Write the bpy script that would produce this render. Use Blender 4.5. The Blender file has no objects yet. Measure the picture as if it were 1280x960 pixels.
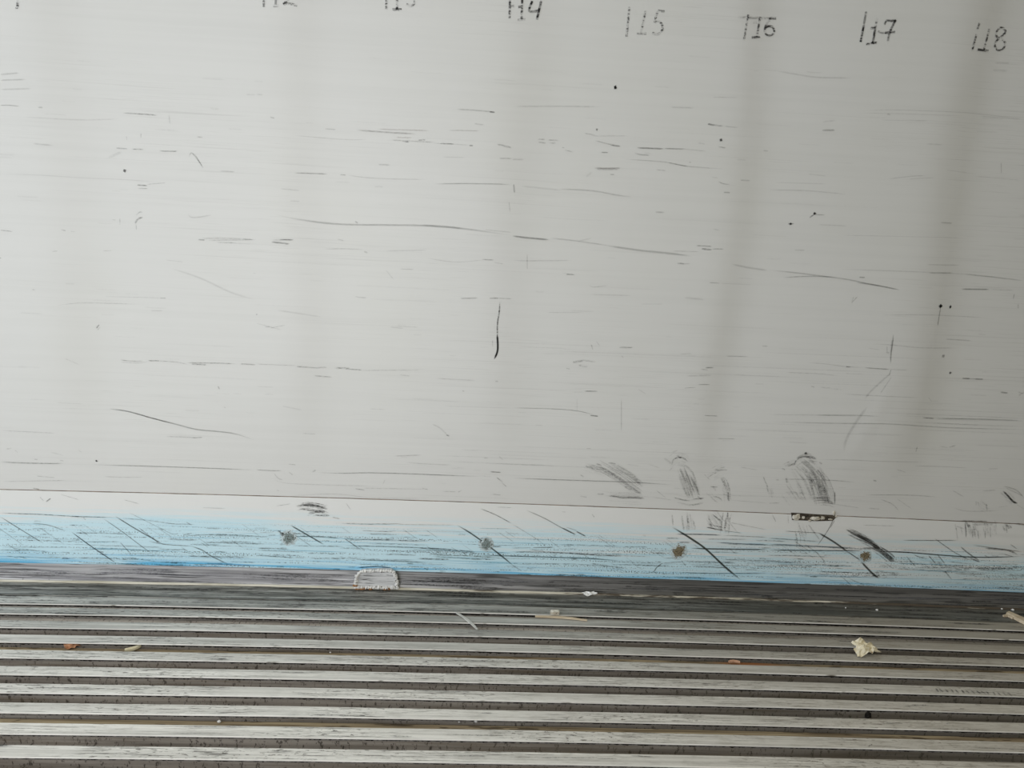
import bpy, bmesh, math, random
from mathutils import Vector, Matrix, noise as mnoise

random.seed(7)
sc = bpy.context.scene
COL = sc.collection
FT = 0.3048

# ------------------------------------------------------------------ camera, world, lights, exposure
F, PITCH, YAW, ROLL = 893.998, 0.21663, 0.04784, 0.0512
CX, CD, CZ = 4.23023, 1.97075, 1.06781
_f = Vector((math.sin(YAW) * math.cos(PITCH), math.cos(YAW) * math.cos(PITCH), -math.sin(PITCH)))
_r0 = Vector((math.cos(YAW), -math.sin(YAW), 0))
_u0 = _r0.cross(_f)
_r = _r0 * math.cos(ROLL) + _u0 * math.sin(ROLL)
_u = _u0 * math.cos(ROLL) - _r0 * math.sin(ROLL)
CAMPOS = Vector((CX, -CD, CZ))
cam_d = bpy.data.cameras.new('camera')
cam_d.sensor_fit = 'HORIZONTAL'
cam_d.sensor_width = 36.0
cam_d.lens = F / 1280.0 * 36.0
cam_d.clip_start = 0.02
cam = bpy.data.objects.new('camera', cam_d)
COL.objects.link(cam)
cam.matrix_world = Matrix(((_r.x, _u.x, -_f.x, CAMPOS.x), (_r.y, _u.y, -_f.y, CAMPOS.y), (_r.z, _u.z, -_f.z, CAMPOS.z), (0, 0, 0, 1)))
sc.camera = cam

AMBIENT = 0.200
DOOR_W = 69.0
SIDE_W = 30.0
w = bpy.data.worlds.new('world')
sc.world = w
w.use_nodes = True
nt = w.node_tree
nt.nodes.clear()
wo = nt.nodes.new('ShaderNodeOutputWorld')
bg = nt.nodes.new('ShaderNodeBackground')
tc = nt.nodes.new('ShaderNodeTexCoord')
sx = nt.nodes.new('ShaderNodeSeparateXYZ')
rp = nt.nodes.new('ShaderNodeValToRGB')
mr = nt.nodes.new('ShaderNodeMapRange')
mr.inputs[1].default_value = -1
mr.inputs[2].default_value = 1
nt.links.new(tc.outputs['Generated'], sx.inputs[0])
nt.links.new(sx.outputs[0], mr.inputs[0])
nt.links.new(mr.outputs[0], rp.inputs[0])
rp.color_ramp.elements[0].position = 0.0
rp.color_ramp.elements[0].color = (1.0, 1.05, 1.15, 1)
rp.color_ramp.elements[1].position = 1.0
rp.color_ramp.elements[1].color = (0.27, 0.225, 0.125, 1)
e = rp.color_ramp.elements.new(0.5)
e.color = (0.62, 0.595, 0.46, 1)
# the white ceiling overhead gives back more light than the dim ends of the trailer
up = nt.nodes.new('ShaderNodeMapRange')
up.inputs[1].default_value = 0.0
up.inputs[2].default_value = 0.9
up.inputs[3].default_value = 1.0
up.inputs[4].default_value = 4.4
nt.links.new(sx.outputs[2], up.inputs[0])
sc_ = nt.nodes.new('ShaderNodeVectorMath')
sc_.operation = 'SCALE'
nt.links.new(rp.outputs[0], sc_.inputs[0])
nt.links.new(up.outputs[0], sc_.inputs['Scale'])
nt.links.new(sc_.outputs[0], bg.inputs[0])
bg.inputs[1].default_value = AMBIENT
nt.links.new(bg.outputs[0], wo.inputs[0])

# daylight through the open trailer doors at the far left end (0 ft)
ld = bpy.data.lights.new('door_daylight', 'AREA')
ld.shape = 'RECTANGLE'
ld.size = 2.4
ld.size_y = 2.5
ld.energy = DOOR_W
ld.color = (0.84, 0.92, 1.0)
lo = bpy.data.objects.new('door_daylight', ld)
COL.objects.link(lo)
lo.location = (0.0, -1.25, 1.35)
lo.rotation_euler = (math.radians(90), 0, math.radians(-90))

# unseen light added behind the camera's left to shape the falloff along the wall
sd = bpy.data.lights.new('added_side_light', 'AREA')
sd.shape = 'RECTANGLE'
sd.size = 1.2
sd.size_y = 1.9
sd.energy = SIDE_W
sd.color = (0.965, 0.985, 1.0)
so = bpy.data.objects.new('added_side_light', sd)
COL.objects.link(so)
so.location = (3.35, -2.48, 1.15)
so.rotation_euler = (math.radians(90), 0, 0)

vs = sc.view_settings
sc.display_settings.display_device = 'sRGB'
vs.view_transform = 'Standard'
vs.look = 'None'
vs.gamma = 1.0
vs.use_curve_mapping = False
vs.exposure = 0.0
sc.cycles.transparent_max_bounces = 96     # many thin scuff films lie over one another


# ------------------------------------------------------------------ geometry of the place
def camber(x):                      # the trailer bed is slightly arched along its length
    return -0.00445 * (x - 14 * FT) ** 2


def ray(px, py):
    return _f + _r * ((px - 640) / F) - _u * ((py - 480) / F)


def on_wall(px, py, Y=0.0):
    d = ray(px, py)
    t = (CD + Y) / d.y
    p = CAMPOS + d * t
    return p.x, p.z


def on_floor(px, py, z0=0.0):
    d = ray(px, py)
    z = z0
    for _ in range(5):
        t = (z - CZ) / d.z
        z = z0 + camber(CX + t * d.x)
    p = CAMPOS + d * t
    return Vector((p.x, p.y, z))


SEAM_Z, SKIRT_Z0, RAIL_Z0 = 0.277, 0.0517, 0.004
X0, X1 = 1.7, 7.3


def sstep(a, b, x):
    t = min(1, max(0, (x - a) / (b - a)))
    return t * t * (3 - 2 * t)


# each post behind the lining: the panel turns away from the doors just past it, then swells slowly to the next
POSTS = [(2.42, .0080, .07), (on_wall(105, 440)[0], .0110, .07), (on_wall(382, 300)[0], .0110, .065),
         (on_wall(648, 300)[0], .0085, .065), (on_wall(920, 300)[0], .0120, .050), (on_wall(1188, 260)[0], .0210, .068),
         (6.75, .006, .05)]
CR_A, CR_B = Vector(on_wall(1110, 478)), Vector(on_wall(1052, 590))


def bulge(x, z):                    # how far the lining stands towards the room
    h = 0.0
    for i, (xp, dr, sg) in enumerate(POSTS):
        wob = 0.012 * math.sin(z * 5 + i * 2.1)
        h -= dr * 0.5 * (1 + math.erf((x - xp - wob) / sg))
        if i + 1 < len(POSTS):
            nx = POSTS[i + 1][0]
            t = min(1, max(0, (x - xp) / (nx - xp)))
            h += POSTS[i + 1][1] * t
    h += 0.0012 * mnoise.noise(Vector((x * 2.1, z * 1.3, 3.0)))
    p = Vector((x, z))
    ab = CR_B - CR_A
    t = (p - CR_A).dot(ab) / ab.length_squared
    if -0.25 < t < 1.25:
        d = (p - CR_A).cross(ab) / ab.length if False else ((p.x - CR_A.x) * ab.y - (p.y - CR_A.y) * ab.x) / ab.length
        k = sstep(-.25, .15, t) * (1 - sstep(.8, 1.25, t))
        h += 0.0011 * k * math.exp(-(d / 0.022) ** 2)
    return 0.0038 + 0.006 * sstep(0.27, 0.75, z - camber(x)) + h * (0.04 + 0.96 * sstep(0.27, 0.62, z - camber(x)))


def skirt_y(x, z):
    return -0.0050


def wall_y(x, z):
    return -max(0.0, bulge(x, z))


# ------------------------------------------------------------------ node helpers
class G:
    def __init__(self, name, rough=0.5, metal=0.0, spec=0.5):
        self.m = bpy.data.materials.new(name)
        self.m.use_nodes = True
        self.t = self.m.node_tree
        self.t.nodes.clear()
        self.out = self.n('ShaderNodeOutputMaterial')
        self.b = self.n('ShaderNodeBsdfPrincipled')
        self.b.inputs['Roughness'].default_value = rough
        self.b.inputs['Metallic'].default_value = metal
        self.b.inputs['Specular IOR Level'].default_value = spec
        self.l(self.b.outputs[0], self.out.inputs[0])
        self.pos = self.n('ShaderNodeNewGeometry').outputs['Position']

    def n(self, k):
        return self.t.nodes.new(k)

    def l(self, a, b):
        self.t.links.new(a, b)

    def put(self, sock, v):
        if isinstance(v, bpy.types.NodeSocket):
            self.l(v, sock)
        elif isinstance(v, (tuple, list)) and sock.type == 'RGBA' and len(v) == 3:
            sock.default_value = (*v, 1)
        else:
            sock.default_value = v

    def math(self, op, a, b=0.0, clamp=False):
        n = self.n('ShaderNodeMath')
        n.operation = op
        n.use_clamp = clamp
        self.put(n.inputs[0], a)
        self.put(n.inputs[1], b)
        return n.outputs[0]

    def mul(self, *a):
        r = a[0]
        for q in a[1:]:
            r = self.math('MULTIPLY', r, q)
        return r

    def rng(self, v, a, b, c=0.0, d=1.0, smooth=True):
        n = self.n('ShaderNodeMapRange')
        n.interpolation_type = 'SMOOTHSTEP' if smooth else 'LINEAR'
        self.put(n.inputs['Value'], v)
        for k, q in zip(('From Min', 'From Max', 'To Min', 'To Max'), (a, b, c, d)):
            n.inputs[k].default_value = q
        return n.outputs[0]

    def mix(self, f, a, b, mode='MIX'):
        n = self.n('ShaderNodeMix')
        n.data_type = 'RGBA'
        n.blend_type = mode
        n.clamp_factor = True
        self.put(n.inputs[0], f)
        self.put(n.inputs[6], a)
        self.put(n.inputs[7], b)
        return n.outputs[2]

    def noise(self, scale, detail=2.0, rough=0.5, off=(0, 0, 0), kind='noise'):
        mp = self.n('ShaderNodeMapping')
        mp.inputs['Scale'].default_value = scale
        mp.inputs['Location'].default_value = off
        self.l(self.pos, mp.inputs[0])
        n = self.n('ShaderNodeTexNoise')
        n.inputs['Scale'].default_value = 1.0
        n.inputs['Detail'].default_value = detail
        n.inputs['Roughness'].default_value = rough
        self.l(mp.outputs[0], n.inputs['Vector'])
        return n.outputs['Fac']

    def xyz(self):
        n = self.n('ShaderNodeSeparateXYZ')
        self.l(self.pos, n.inputs[0])
        return n.outputs

    def attr(self, nm, color=False):
        n = self.n('ShaderNodeAttribute')
        n.attribute_name = nm
        return n.outputs['Color'] if color else n.outputs['Fac']

    def flat_z(self):               # height above the arched bed
        x, y, z = self.xyz()[:3]
        d = self.math('SUBTRACT', x, 14 * FT)
        return self.math('ADD', z, self.mul(d, d, 0.00445))

    def bump(self, h, strength=0.3, dist=0.002):
        n = self.n('ShaderNodeBump')
        n.inputs['Strength'].default_value = strength
        n.inputs['Distance'].default_value = dist
        self.l(h, n.inputs['Height'])
        self.l(n.outputs[0], self.b.inputs['Normal'])


def mat_wall():
    g = G('white_lining', 0.42, 0, 0.35)
    c = (0.79, 0.787, 0.772)
    a = g.noise((0.9, 1, 60), 4, 0.6)
    c = g.mix(g.rng(a, .35, .75, 0, .10), c, (0.55, 0.55, 0.53))
    b = g.noise((2.2, 1, 170), 3, 0.55, (5, 0, 2))
    m = g.noise((1.3, 1, 2.5), 2, 0.5, (1, 0, 9))
    c = g.mix(g.mul(g.rng(b, .58, .75), g.rng(m, .42, .62), 0.22), c, (0.33, 0.32, 0.30))
    st = g.noise((1.6, 1, 1.1), 3, 0.6, (9, 0, 4))
    c = g.mix(g.rng(st, .45, .75, 0, .20), c, (0.74, 0.735, 0.66))
    zz = g.flat_z()
    low = g.math('SUBTRACT', 1.0, g.rng(zz, .27, .58))
    c = g.mix(g.mul(low, 0.12), c, (0.60, 0.575, 0.57))
    fine = g.noise((9, 1, 380), 2, 0.5, (2, 0, 7))
    c = g.mix(g.mul(g.rng(fine, .60, .72), g.rng(m, .45, .7), .18), c, (0.25, 0.24, 0.22))
    g.put(g.b.inputs['Base Color'], c)
    g.bump(g.noise((3, 3, 3), 3, .6), 0.12, 0.004)
    return g.m


def mat_skirt():
    g = G('scuff_band', 0.45, 0, 0.35)
    x = g.xyz()[0]
    zz = g.flat_z()
    c = (0.86, 0.86, 0.85)
    st = g.noise((1.2, 1, 55), 4, 0.6)
    st2 = g.noise((4.0, 1, 160), 3, 0.6, (3, 0, 1))
    left = g.rng(x, 2.6, 6.6, 1.40, 0.35, False)
    low = g.math('SUBTRACT', 1.0, g.rng(zz, .06, .285))
    patch = g.noise((1.4, 1, 3.0), 3, 0.6, (7, 0, 3))
    f = g.mul(low, left, 1.05)
    f = g.math('ADD', f, g.mul(g.math('SUBTRACT', st, 0.5), 1.5, g.rng(low, 0.02, .3)))
    f = g.math('ADD', f, g.mul(g.math('SUBTRACT', st2, 0.5), 0.9, g.rng(low, 0.02, .3)))
    f = g.math('ADD', f, g.mul(g.math('SUBTRACT', patch, 0.5), 1.3, g.rng(low, 0.02, .3)), True)
    c = g.mix(g.rng(f, 0.10, .80, 0, .95), c, (0.64, 0.87, 0.97))
    # the strong blue rub along the foot
    band = g.math('SUBTRACT', 1.0, g.rng(g.math('ADD', zz, g.mul(g.math('SUBTRACT', st, .5), .07)), .054, .088))
    sb = g.mul(band, g.rng(st2, .36, .60), g.rng(x, 2.8, 5.4, 1.0, .60, False))
    c = g.mix(sb, c, (0.07, 0.47, 0.80))
    s3 = g.noise((2.0, 1, 220), 3, .6, (8, 0, 5))
    c = g.mix(g.mul(g.rng(s3, .58, .66), g.rng(low, .25, .6), .65), c, (0.12, 0.42, 0.60))
    # dirt caught in the pebbled face
    row = g.noise((1.6, 1, 110), 3, .6, (4, 0, 8))
    peb = g.noise((260, 1, 300), 1, .5, (1, 0, 1))
    dn = g.mul(g.rng(row, .50, .62), g.rng(low, .25, .70), g.rng(peb, .54, .60))
    c = g.mix(g.mul(dn, .85), c, (0.04, 0.055, 0.06))
    gr = g.noise((1.1, 1, 14), 3, .6, (14, 0, 2))
    c = g.mix(g.mul(g.rng(x, 4.2, 6.3), g.rng(gr, .42, .62), .22), c, (0.36, 0.36, 0.33))
    g.put(g.b.inputs['Base Color'], c)
    g.bump(g.noise((260, 260, 260), 1, .5), 0.10, 0.0008)
    return g.m


def mat_bead():
    g = G('yellowed_sealant', 0.6, 0, .3)
    x = g.xyz()[0]
    c = g.mix(g.rng(g.noise((8, 80, 80), 4, .6), .3, .7), (0.50, 0.46, 0.36), (0.76, 0.72, 0.62))
    d = g.math('ADD', g.noise((5, 60, 60), 4, .7, (3, 5, 8)), g.rng(x, 3.6, 6.0, -.06, .26))
    c = g.mix(g.rng(d, .54, .66), c, (0.10, 0.08, 0.06))
    g.put(g.b.inputs['Base Color'], c)
    return g.m


def mat_rail():
    g = G('grey_base_rail', 0.42, 0.25, 0.5)
    x = g.xyz()[0]
    a = g.noise((1.5, 30, 90), 4, .6)
    c = g.mix(g.rng(a, .32, .68), (0.24, 0.235, 0.25), (0.66, 0.65, 0.67))
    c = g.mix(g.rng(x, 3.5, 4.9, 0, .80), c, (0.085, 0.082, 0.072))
    b = g.noise((5, 60, 240), 3, .6, (3, 1, 4))
    c = g.mix(g.mul(g.rng(b, .55, .62), .8), c, (0.045, 0.045, 0.045))
    g.put(g.b.inputs['Base Color'], c)
    return g.m


def mat_plate():
    g = G('dirty_edge_plate', 0.45, 0.2, 0.4)
    x = g.xyz()[0]
    a = g.noise((2.0, 60, 30), 5, .65)
    c = g.mix(g.rng(a, .40, .62), (0.12, 0.12, 0.106), (0.44, 0.435, 0.405))
    b = g.noise((11, 190, 60), 4, .7, (2, 5, 1))
    c = g.mix(g.mul(g.rng(b, .53, .60), .85), c, (0.02, 0.02, 0.018))
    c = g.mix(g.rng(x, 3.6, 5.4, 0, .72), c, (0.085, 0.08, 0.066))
    g.put(g.b.inputs['Base Color'], c)
    return g.m


def mat_bar():
    g = G('worn_aluminium', 0.48, 0.12, 0.45)
    x, y = g.xyz()[0], g.xyz()[1]
    a = g.noise((1.3, 90, 1), 4, .6)
    c = g.mix(g.rng(a, .30, .70), (0.60, 0.59, 0.555), (0.86, 0.85, 0.805))
    near = g.rng(y, -0.50, -0.10)                    # grime lies thicker towards the wall
    dirt = g.noise((1.8, 26, 1), 5, .65, (4, 2, 0))
    c = g.mix(g.mul(near, g.rng(dirt, .35, .60), .62), c, (0.20, 0.20, 0.185))
    c = g.mix(g.mul(near, g.rng(x, 2.7, 5.6, .15, .62)), c, (0.16, 0.16, 0.145))
    s = g.noise((9, 300, 1), 4, .7, (1, 7, 0))
    pm = g.noise((2.2, 9, 1), 2, .5, (6, 3, 0))
    c = g.mix(g.mul(g.rng(s, .555, .60), g.rng(pm, .36, .52), .85), c, (0.045, 0.042, 0.035))
    k = g.noise((50, 190, 1), 3, .65, (3, 9, 0))
    c = g.mix(g.mul(g.rng(k, .58, .63), g.rng(pm, .40, .6), .8), c, (0.06, 0.05, 0.04))
    hz = g.noise((22, 60, 1), 3, .65, (8, 1, 0))
    c = g.mix(g.mul(g.rng(hz, .45, .70), g.rng(x, 2.7, 5.6, .10, .35)), c, (0.24, 0.23, 0.20))
    rt = g.noise((0.8, 5, 1), 2, .5, (3, 1, 0))
    c = g.mix(g.mul(g.rng(x, 3.8, 6.0), g.rng(rt, .0, .5), .70), c, (0.36, 0.31, 0.245))
    g.put(g.b.inputs['Base Color'], c)
    return g.m


def mat_channel(name, bottom):
    g = G(name, 0.8, 0.0, 0.2)
    x = g.xyz()[0]
    a = g.noise((3, 12, 90), 4, .6)
    c = g.mix(g.rng(a, .3, .7), (0.27, 0.24, 0.21), (0.49, 0.445, 0.40))
    d = g.noise((140, 60, 60), 4, .72, (2, 0, 0))
    c = g.mix(g.mul(g.rng(d, .56, .63), .75), c, (0.04, 0.032, 0.026))
    o = g.noise((2.5, 30, 60), 3, .6, (8, 1, 3))
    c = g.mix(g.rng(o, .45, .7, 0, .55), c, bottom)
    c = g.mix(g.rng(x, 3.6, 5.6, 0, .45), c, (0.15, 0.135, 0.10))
    g.put(g.b.inputs['Base Color'], c)
    return g.m


def mat_lip_shade():
    g = G('lip_shade_line', 0.85, 0, .2)  # shade under each rib's lip, painted in as a ragged black line
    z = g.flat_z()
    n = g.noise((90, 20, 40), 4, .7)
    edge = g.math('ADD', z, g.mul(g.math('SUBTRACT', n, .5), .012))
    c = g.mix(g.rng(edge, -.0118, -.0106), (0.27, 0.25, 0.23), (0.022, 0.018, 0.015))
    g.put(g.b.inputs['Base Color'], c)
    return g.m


def mat_seam_channel():
    g = G('ochre_grime', 0.8, 0, 0.2)
    a = g.noise((4, 160, 60), 4, .6)
    c = g.mix(g.rng(a, .3, .7), (0.16, 0.12, 0.075), (0.46, 0.37, 0.24))
    d = g.noise((9, 90, 40), 3, .65, (2, 0, 0))
    x, y = g.xyz()[:2]
    R0 = on_floor(935, 829, -.015)
    ex = g.math('ABSOLUTE', g.math('SUBTRACT', x, R0.x))
    ey = g.math('ABSOLUTE', g.math('SUBTRACT', y, R0.y))
    rm = g.mul(g.math('SUBTRACT', 1, g.rng(ex, .02, .13)), g.math('SUBTRACT', 1, g.rng(ey, .02, .05)), g.rng(a, .3, .55))
    c = g.mix(rm, c, (0.36, 0.14, 0.05))
    c = g.mix(g.mul(g.rng(d, .54, .62), .8), c, (0.06, 0.045, 0.03))
    g.put(g.b.inputs['Base Color'], c)
    return g.m


def mat_mark(name, s1, t0, t1):
    g = G(name, 0.6, 0, 0.2)
    al, br = g.attr('al'), g.attr('br')
    n1 = g.noise(s1, 2, .6)
    n2 = g.noise((330, 330, 330), 1, .5, (4, 4, 4))
    n = g.math('ADD', g.mul(n1, .65), g.mul(n2, .35))
    hole = g.rng(n, t0, t1)
    keep = g.math('ADD', g.math('SUBTRACT', 1.0, br), g.mul(br, hole))
    f = g.mul(al, keep)
    g.put(g.b.inputs['Base Color'], g.attr('tint', True))
    tr = g.n('ShaderNodeBsdfTransparent')
    mx = g.n('ShaderNodeMixShader')
    g.l(f, mx.inputs[0])
    g.l(tr.outputs[0], mx.inputs[1])
    g.l(g.b.outputs[0], mx.inputs[2])
    g.l(mx.outputs[0], g.out.inputs[0])
    return g.m


def mat_spot(name, col):
    g = G(name, 0.7, 0, 0.2)
    n = g.math('ADD', g.mul(g.noise((300, 300, 300), 2, .6), .6), g.mul(g.noise((95, 95, 95), 2, .5, (2, 1, 4)), .4))
    v = g.math('ADD', n, g.mul(g.math('SUBTRACT', g.attr('al'), .38), .60))
    c = g.mix(g.rng(v, .46, .52), (0.62, 0.70, 0.72), col)
    c = g.mix(g.rng(g.noise((380, 380, 380), 1, .5, (5, 5, 5)), .56, .62), c, (0.07, 0.06, 0.045))
    c = g.mix(g.rng(v, .34, .44), (0.60, 0.73, 0.78), c)
    g.put(g.b.inputs['Base Color'], c)
    return g.m


def mat_plain(name, c1, c2, scale=(60, 60, 60), rough=0.7, c3=None, t3=.6):
    g = G(name, rough, 0, 0.3)
    c = g.mix(g.rng(g.noise(scale, 4, .6), .3, .7), c1, c2)
    if c3:
        c = g.mix(g.rng(g.noise([s * 1.7 for s in scale], 3, .6, (3, 5, 8)), t3, t3 + .1), c, c3)
    g.put(g.b.inputs['Base Color'], c)
    return g.m


M = dict(wall=mat_wall(), skirt=mat_skirt(), rail=mat_rail(), plate=mat_plate(), bar=mat_bar(), mark=mat_mark('scuff_film', (110, 110, 520), .45, .58), ink=mat_mark('worn_ink', (28, 28, 190), .46, .56), worns=mat_spot('brown_spot', (0.24, 0.20, 0.13)), wornsg=mat_spot('grey_spot', (0.24, 0.30, 0.30)),
         chan=mat_channel('channel_grime', (0.20, 0.155, 0.10)), ochre=mat_seam_channel(),
         lip_shade=mat_lip_shade(), lip=mat_plain('lip_highlight', (0.70, 0.68, 0.64), (0.90, 0.88, 0.84), (6, 1, 1), .4, (0.20, 0.18, 0.15), .62), chan_grey=mat_channel('grey_channel_grime', (0.24, 0.23, 0.215)),  # paler lip faces paint in the highlight along the front edge
         bead=mat_bead(),
         caulk=mat_plain('white_sealant', (0.62, 0.61, 0.59), (0.88, 0.87, 0.85), (90, 90, 90), .55, (0.07, 0.06, 0.05), .55),
         patch=mat_plain('patch_plate', (0.50, 0.50, 0.51), (0.74, 0.74, 0.75), (14, 60, 160), .5, (0.12, 0.12, 0.12), .57),
         rust=mat_plain('rust', (0.20, 0.085, 0.03), (0.40, 0.20, 0.08), (200, 200, 200), .85),
         dark=mat_plain('dark_gap', (0.035, 0.03, 0.024), (0.13, 0.105, 0.08), (100, 100, 100), .9),
         foam=mat_plain('foam', (0.42, 0.37, 0.28), (0.80, 0.77, 0.70), (90, 90, 90), .8, (0.12, 0.10, 0.07), .60),
         wood=mat_plain('pale_wood', (0.48, 0.38, 0.26), (0.66, 0.56, 0.42), (12, 120, 120), .75),
         paper=mat_plain('cream_paper', (0.70, 0.62, 0.42), (0.82, 0.76, 0.62), (40, 40, 40), .8, (0.30, 0.15, 0.07), .66),
         white=mat_plain('white_paper', (0.80, 0.79, 0.77), (0.88, 0.87, 0.86), (40, 40, 40), .8),
         leaf=mat_plain('dry_leaf', (0.42, 0.20, 0.10), (0.60, 0.32, 0.18), (90, 90, 90), .8),
         wisp=mat_plain('grey_film', (0.45, 0.45, 0.42), (0.60, 0.60, 0.57), (60, 60, 60), .5), straw=mat_plain('straw', (0.62, 0.55, 0.36), (0.80, 0.74, 0.55), (60, 60, 60), .8),
         sliver=mat_plain('red_sliver', (0.46, 0.25, 0.16), (0.60, 0.36, 0.24), (60, 60, 60), .8),
         worn=mat_plain('worn_brown', (0.11, 0.09, 0.06), (0.27, 0.24, 0.18), (420, 420, 420), .85, (0.03, 0.028, 0.025), .52),
         worng=mat_plain('worn_grey', (0.14, 0.17, 0.17), (0.36, 0.40, 0.40), (420, 420, 420), .85, (0.04, 0.05, 0.05), .50),
         mud=mat_plain('mud', (0.012, 0.011, 0.01), (0.035, 0.03, 0.026), (200, 200, 200), .9))


# ------------------------------------------------------------------ object helpers
def obj(name, verts, faces, mat, parent=None, smooth=False, fm=None):
    me = bpy.data.meshes.new(name)
    me.from_pydata([tuple(v) for v in verts], [], faces)
    for m in (mat if isinstance(mat, (list, tuple)) else [mat]):
        me.materials.append(m)
    if fm:
        me.polygons.foreach_set('material_index', fm)
    if smooth:
        me.polygons.foreach_set('use_smooth', [True] * len(me.polygons))
    me.update()
    o = bpy.data.objects.new(name, me)
    COL.objects.link(o)
    if parent:
        o.parent = parent
    return o


def tag(o, label=None, cat=None, group=None, kind=None):
    if label:
        o['label'] = label
    if cat:
        o['category'] = cat
    if group:
        o['group'] = group
    if kind:
        o['kind'] = kind
    return o


def sweep(profile, xs, closed=True, zf=camber, jit=None):
    """profile of (y, z) swept along x, following the arch of the bed"""
    V, Fc = [], []
    n = len(profile)
    for i, x in enumerate(xs):
        c = zf(x)
        for k, (y, z) in enumerate(profile):
            dy, dz = jit(x, k) if jit else (0, 0)
            V.append((x, y + dy, z + c + dz))
    for i in range(len(xs) - 1):
        for k in range(n if closed else n - 1):
            a, b = i * n + k, i * n + (k + 1) % n
            Fc.append((a, b, b + n, a + n))
    if closed:
        Fc.append(tuple(range(n - 1, -1, -1)))
        Fc.append(tuple((len(xs) - 1) * n + k for k in range(n)))
    return V, Fc


def frange(a, b, n):
    return [a + (b - a) * i / n for i in range(n + 1)]


# ------------------------------------------------------------------ the setting
# upper lining: front face with its bulges, closed by a flat back
nx, nz = 470, 150
V, Fc = [], []
xs = frange(X0, X1, nx)
for j in range(nz + 1):
    for i, x in enumerate(xs):
        zb = SEAM_Z + 0.0005 + camber(x)
        z = zb + (2.35 - zb) * j / nz
        V.append((x, wall_y(x, z), z))
st = nx + 1
for j in range(nz):
    for i in range(nx):
        a = j * st + i
        Fc.append((a, a + 1, a + 1 + st, a + st))
nb = len(V)                                  # the closing faces get edges of their own
for y in (None, 0.03):
    for j in (0, nz):
        for i in range(st):
            v = V[j * st + i]
            V.append((v[0], v[1] if y is None else y, v[2]))
f0, f1, b0, b1 = nb, nb + st, nb + 2 * st, nb + 3 * st
for i in range(nx):
    Fc.append((b0 + i, b0 + i + 1, f0 + i + 1, f0 + i))
    Fc.append((f1 + i, f1 + i + 1, b1 + i + 1, b1 + i))
    Fc.append((b0 + i + 1, b0 + i, b1 + i, b1 + i + 1))
wall = obj('wall_back', V, Fc, M['wall'])
wall.data.polygons.foreach_set('use_smooth', [i < nx * nz for i in range(len(Fc))])
tag(wall, 'white scuffed trailer wall lining with handwritten foot numbers', kind='structure')

# scuff band
xs = frange(X0, X1, 160)
prof = [(-0.0050, SKIRT_Z0), (-0.0050, SEAM_Z - 0.0030), (-0.0044, SEAM_Z - 0.0018), (-0.002, SEAM_Z - 0.0016), (0.03, SEAM_Z - 0.0016), (0.03, SKIRT_Z0)]
V, Fc = sweep(prof, xs)
skirt = obj('baseboard_back', V, Fc, M['skirt'])
tag(skirt, 'blue-smeared white scuff band along the wall foot', kind='structure')
# the thin dark sealant in the joint over the band
V, Fc = sweep([(-0.0046, SEAM_Z - 0.0018), (-0.0052, SEAM_Z - 0.0010), (-0.0044, SEAM_Z + 0.0001), (0.004, SEAM_Z + 0.0001), (0.004, SEAM_Z - 0.0018)], frange(X0, X1, 420),
               jit=lambda x, k: (0, 0.0007 * mnoise.noise(Vector((x * 9, k * .4, 1)))))
obj('joint_sealant', V, Fc, mat_plain('brown_sealant', (0.13, 0.10, 0.075), (0.40, 0.33, 0.27), (25, 25, 200), .8), parent=skirt)

# grey base rail under the band
V, Fc = sweep([(-0.0015, SKIRT_Z0), (-0.0030, 0.030), (-0.0075, 0.010), (-0.013, 0.002), (-0.013, -0.01), (0.03, -0.01), (0.03, SKIRT_Z0)], xs)
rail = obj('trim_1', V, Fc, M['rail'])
tag(rail, 'grey dirty metal base rail between scuff band and floor', kind='structure')
# sealant bead where the rail meets the floor
pr = [(-0.0135 - 0.0042 + 0.0042 * math.cos(a), 0.0012 + 0.0036 * math.sin(a)) for a in [i * math.pi / 5 for i in range(6)]] + [(-0.0219, -0.004), (-0.0135, -0.004)]
V, Fc = sweep(pr, frange(X0, X1, 500), jit=lambda x, k: (0.0007 * mnoise.noise(Vector((x * 14, k * .3, 2))), 0.0008 * mnoise.noise(Vector((x * 11, k * .3, 5)))))
bead = obj('trim_2', V, Fc, M['bead'], smooth=True)
tag(bead, 'thin yellowed sealant bead along the floor edge', kind='structure')

# floor: a base sheet and the ribbed planks lying on it
PIT, YA, TOPW = 0.06553, 0.19201, 0.0335
FL_DEPTH = 0.030
NB = 37
YEND = -(YA + NB * PIT)
V, Fc = sweep([(0.03, -FL_DEPTH - 0.02), (0.03, -FL_DEPTH), (YEND, -FL_DEPTH), (YEND, -FL_DEPTH - 0.02)], xs)
floor = obj('floor', V, Fc, M['chan'])
tag(floor, 'ribbed aluminium trailer floor with dirty channels', kind='structure')

XS = frange(X0, X1, 220)


def bar_profile(yf, wd, depth=FL_DEPTH, lip=0.0085, th=0.0026):
    """T-shaped rib seen end-on: front edge (room side) at y = -yf"""
    a, b = -yf, -yf + wd
    r = 0.0008
    return [(a + r, 0), (b - r, 0), (b, -r), (b, -th), (b - lip, -th - .001), (b - lip - .001, -depth),
            (a + lip + .001, -depth), (a + lip, -th - .0110), (a + lip, -th - .0006), (a, -th), (a, -r)]


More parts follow.
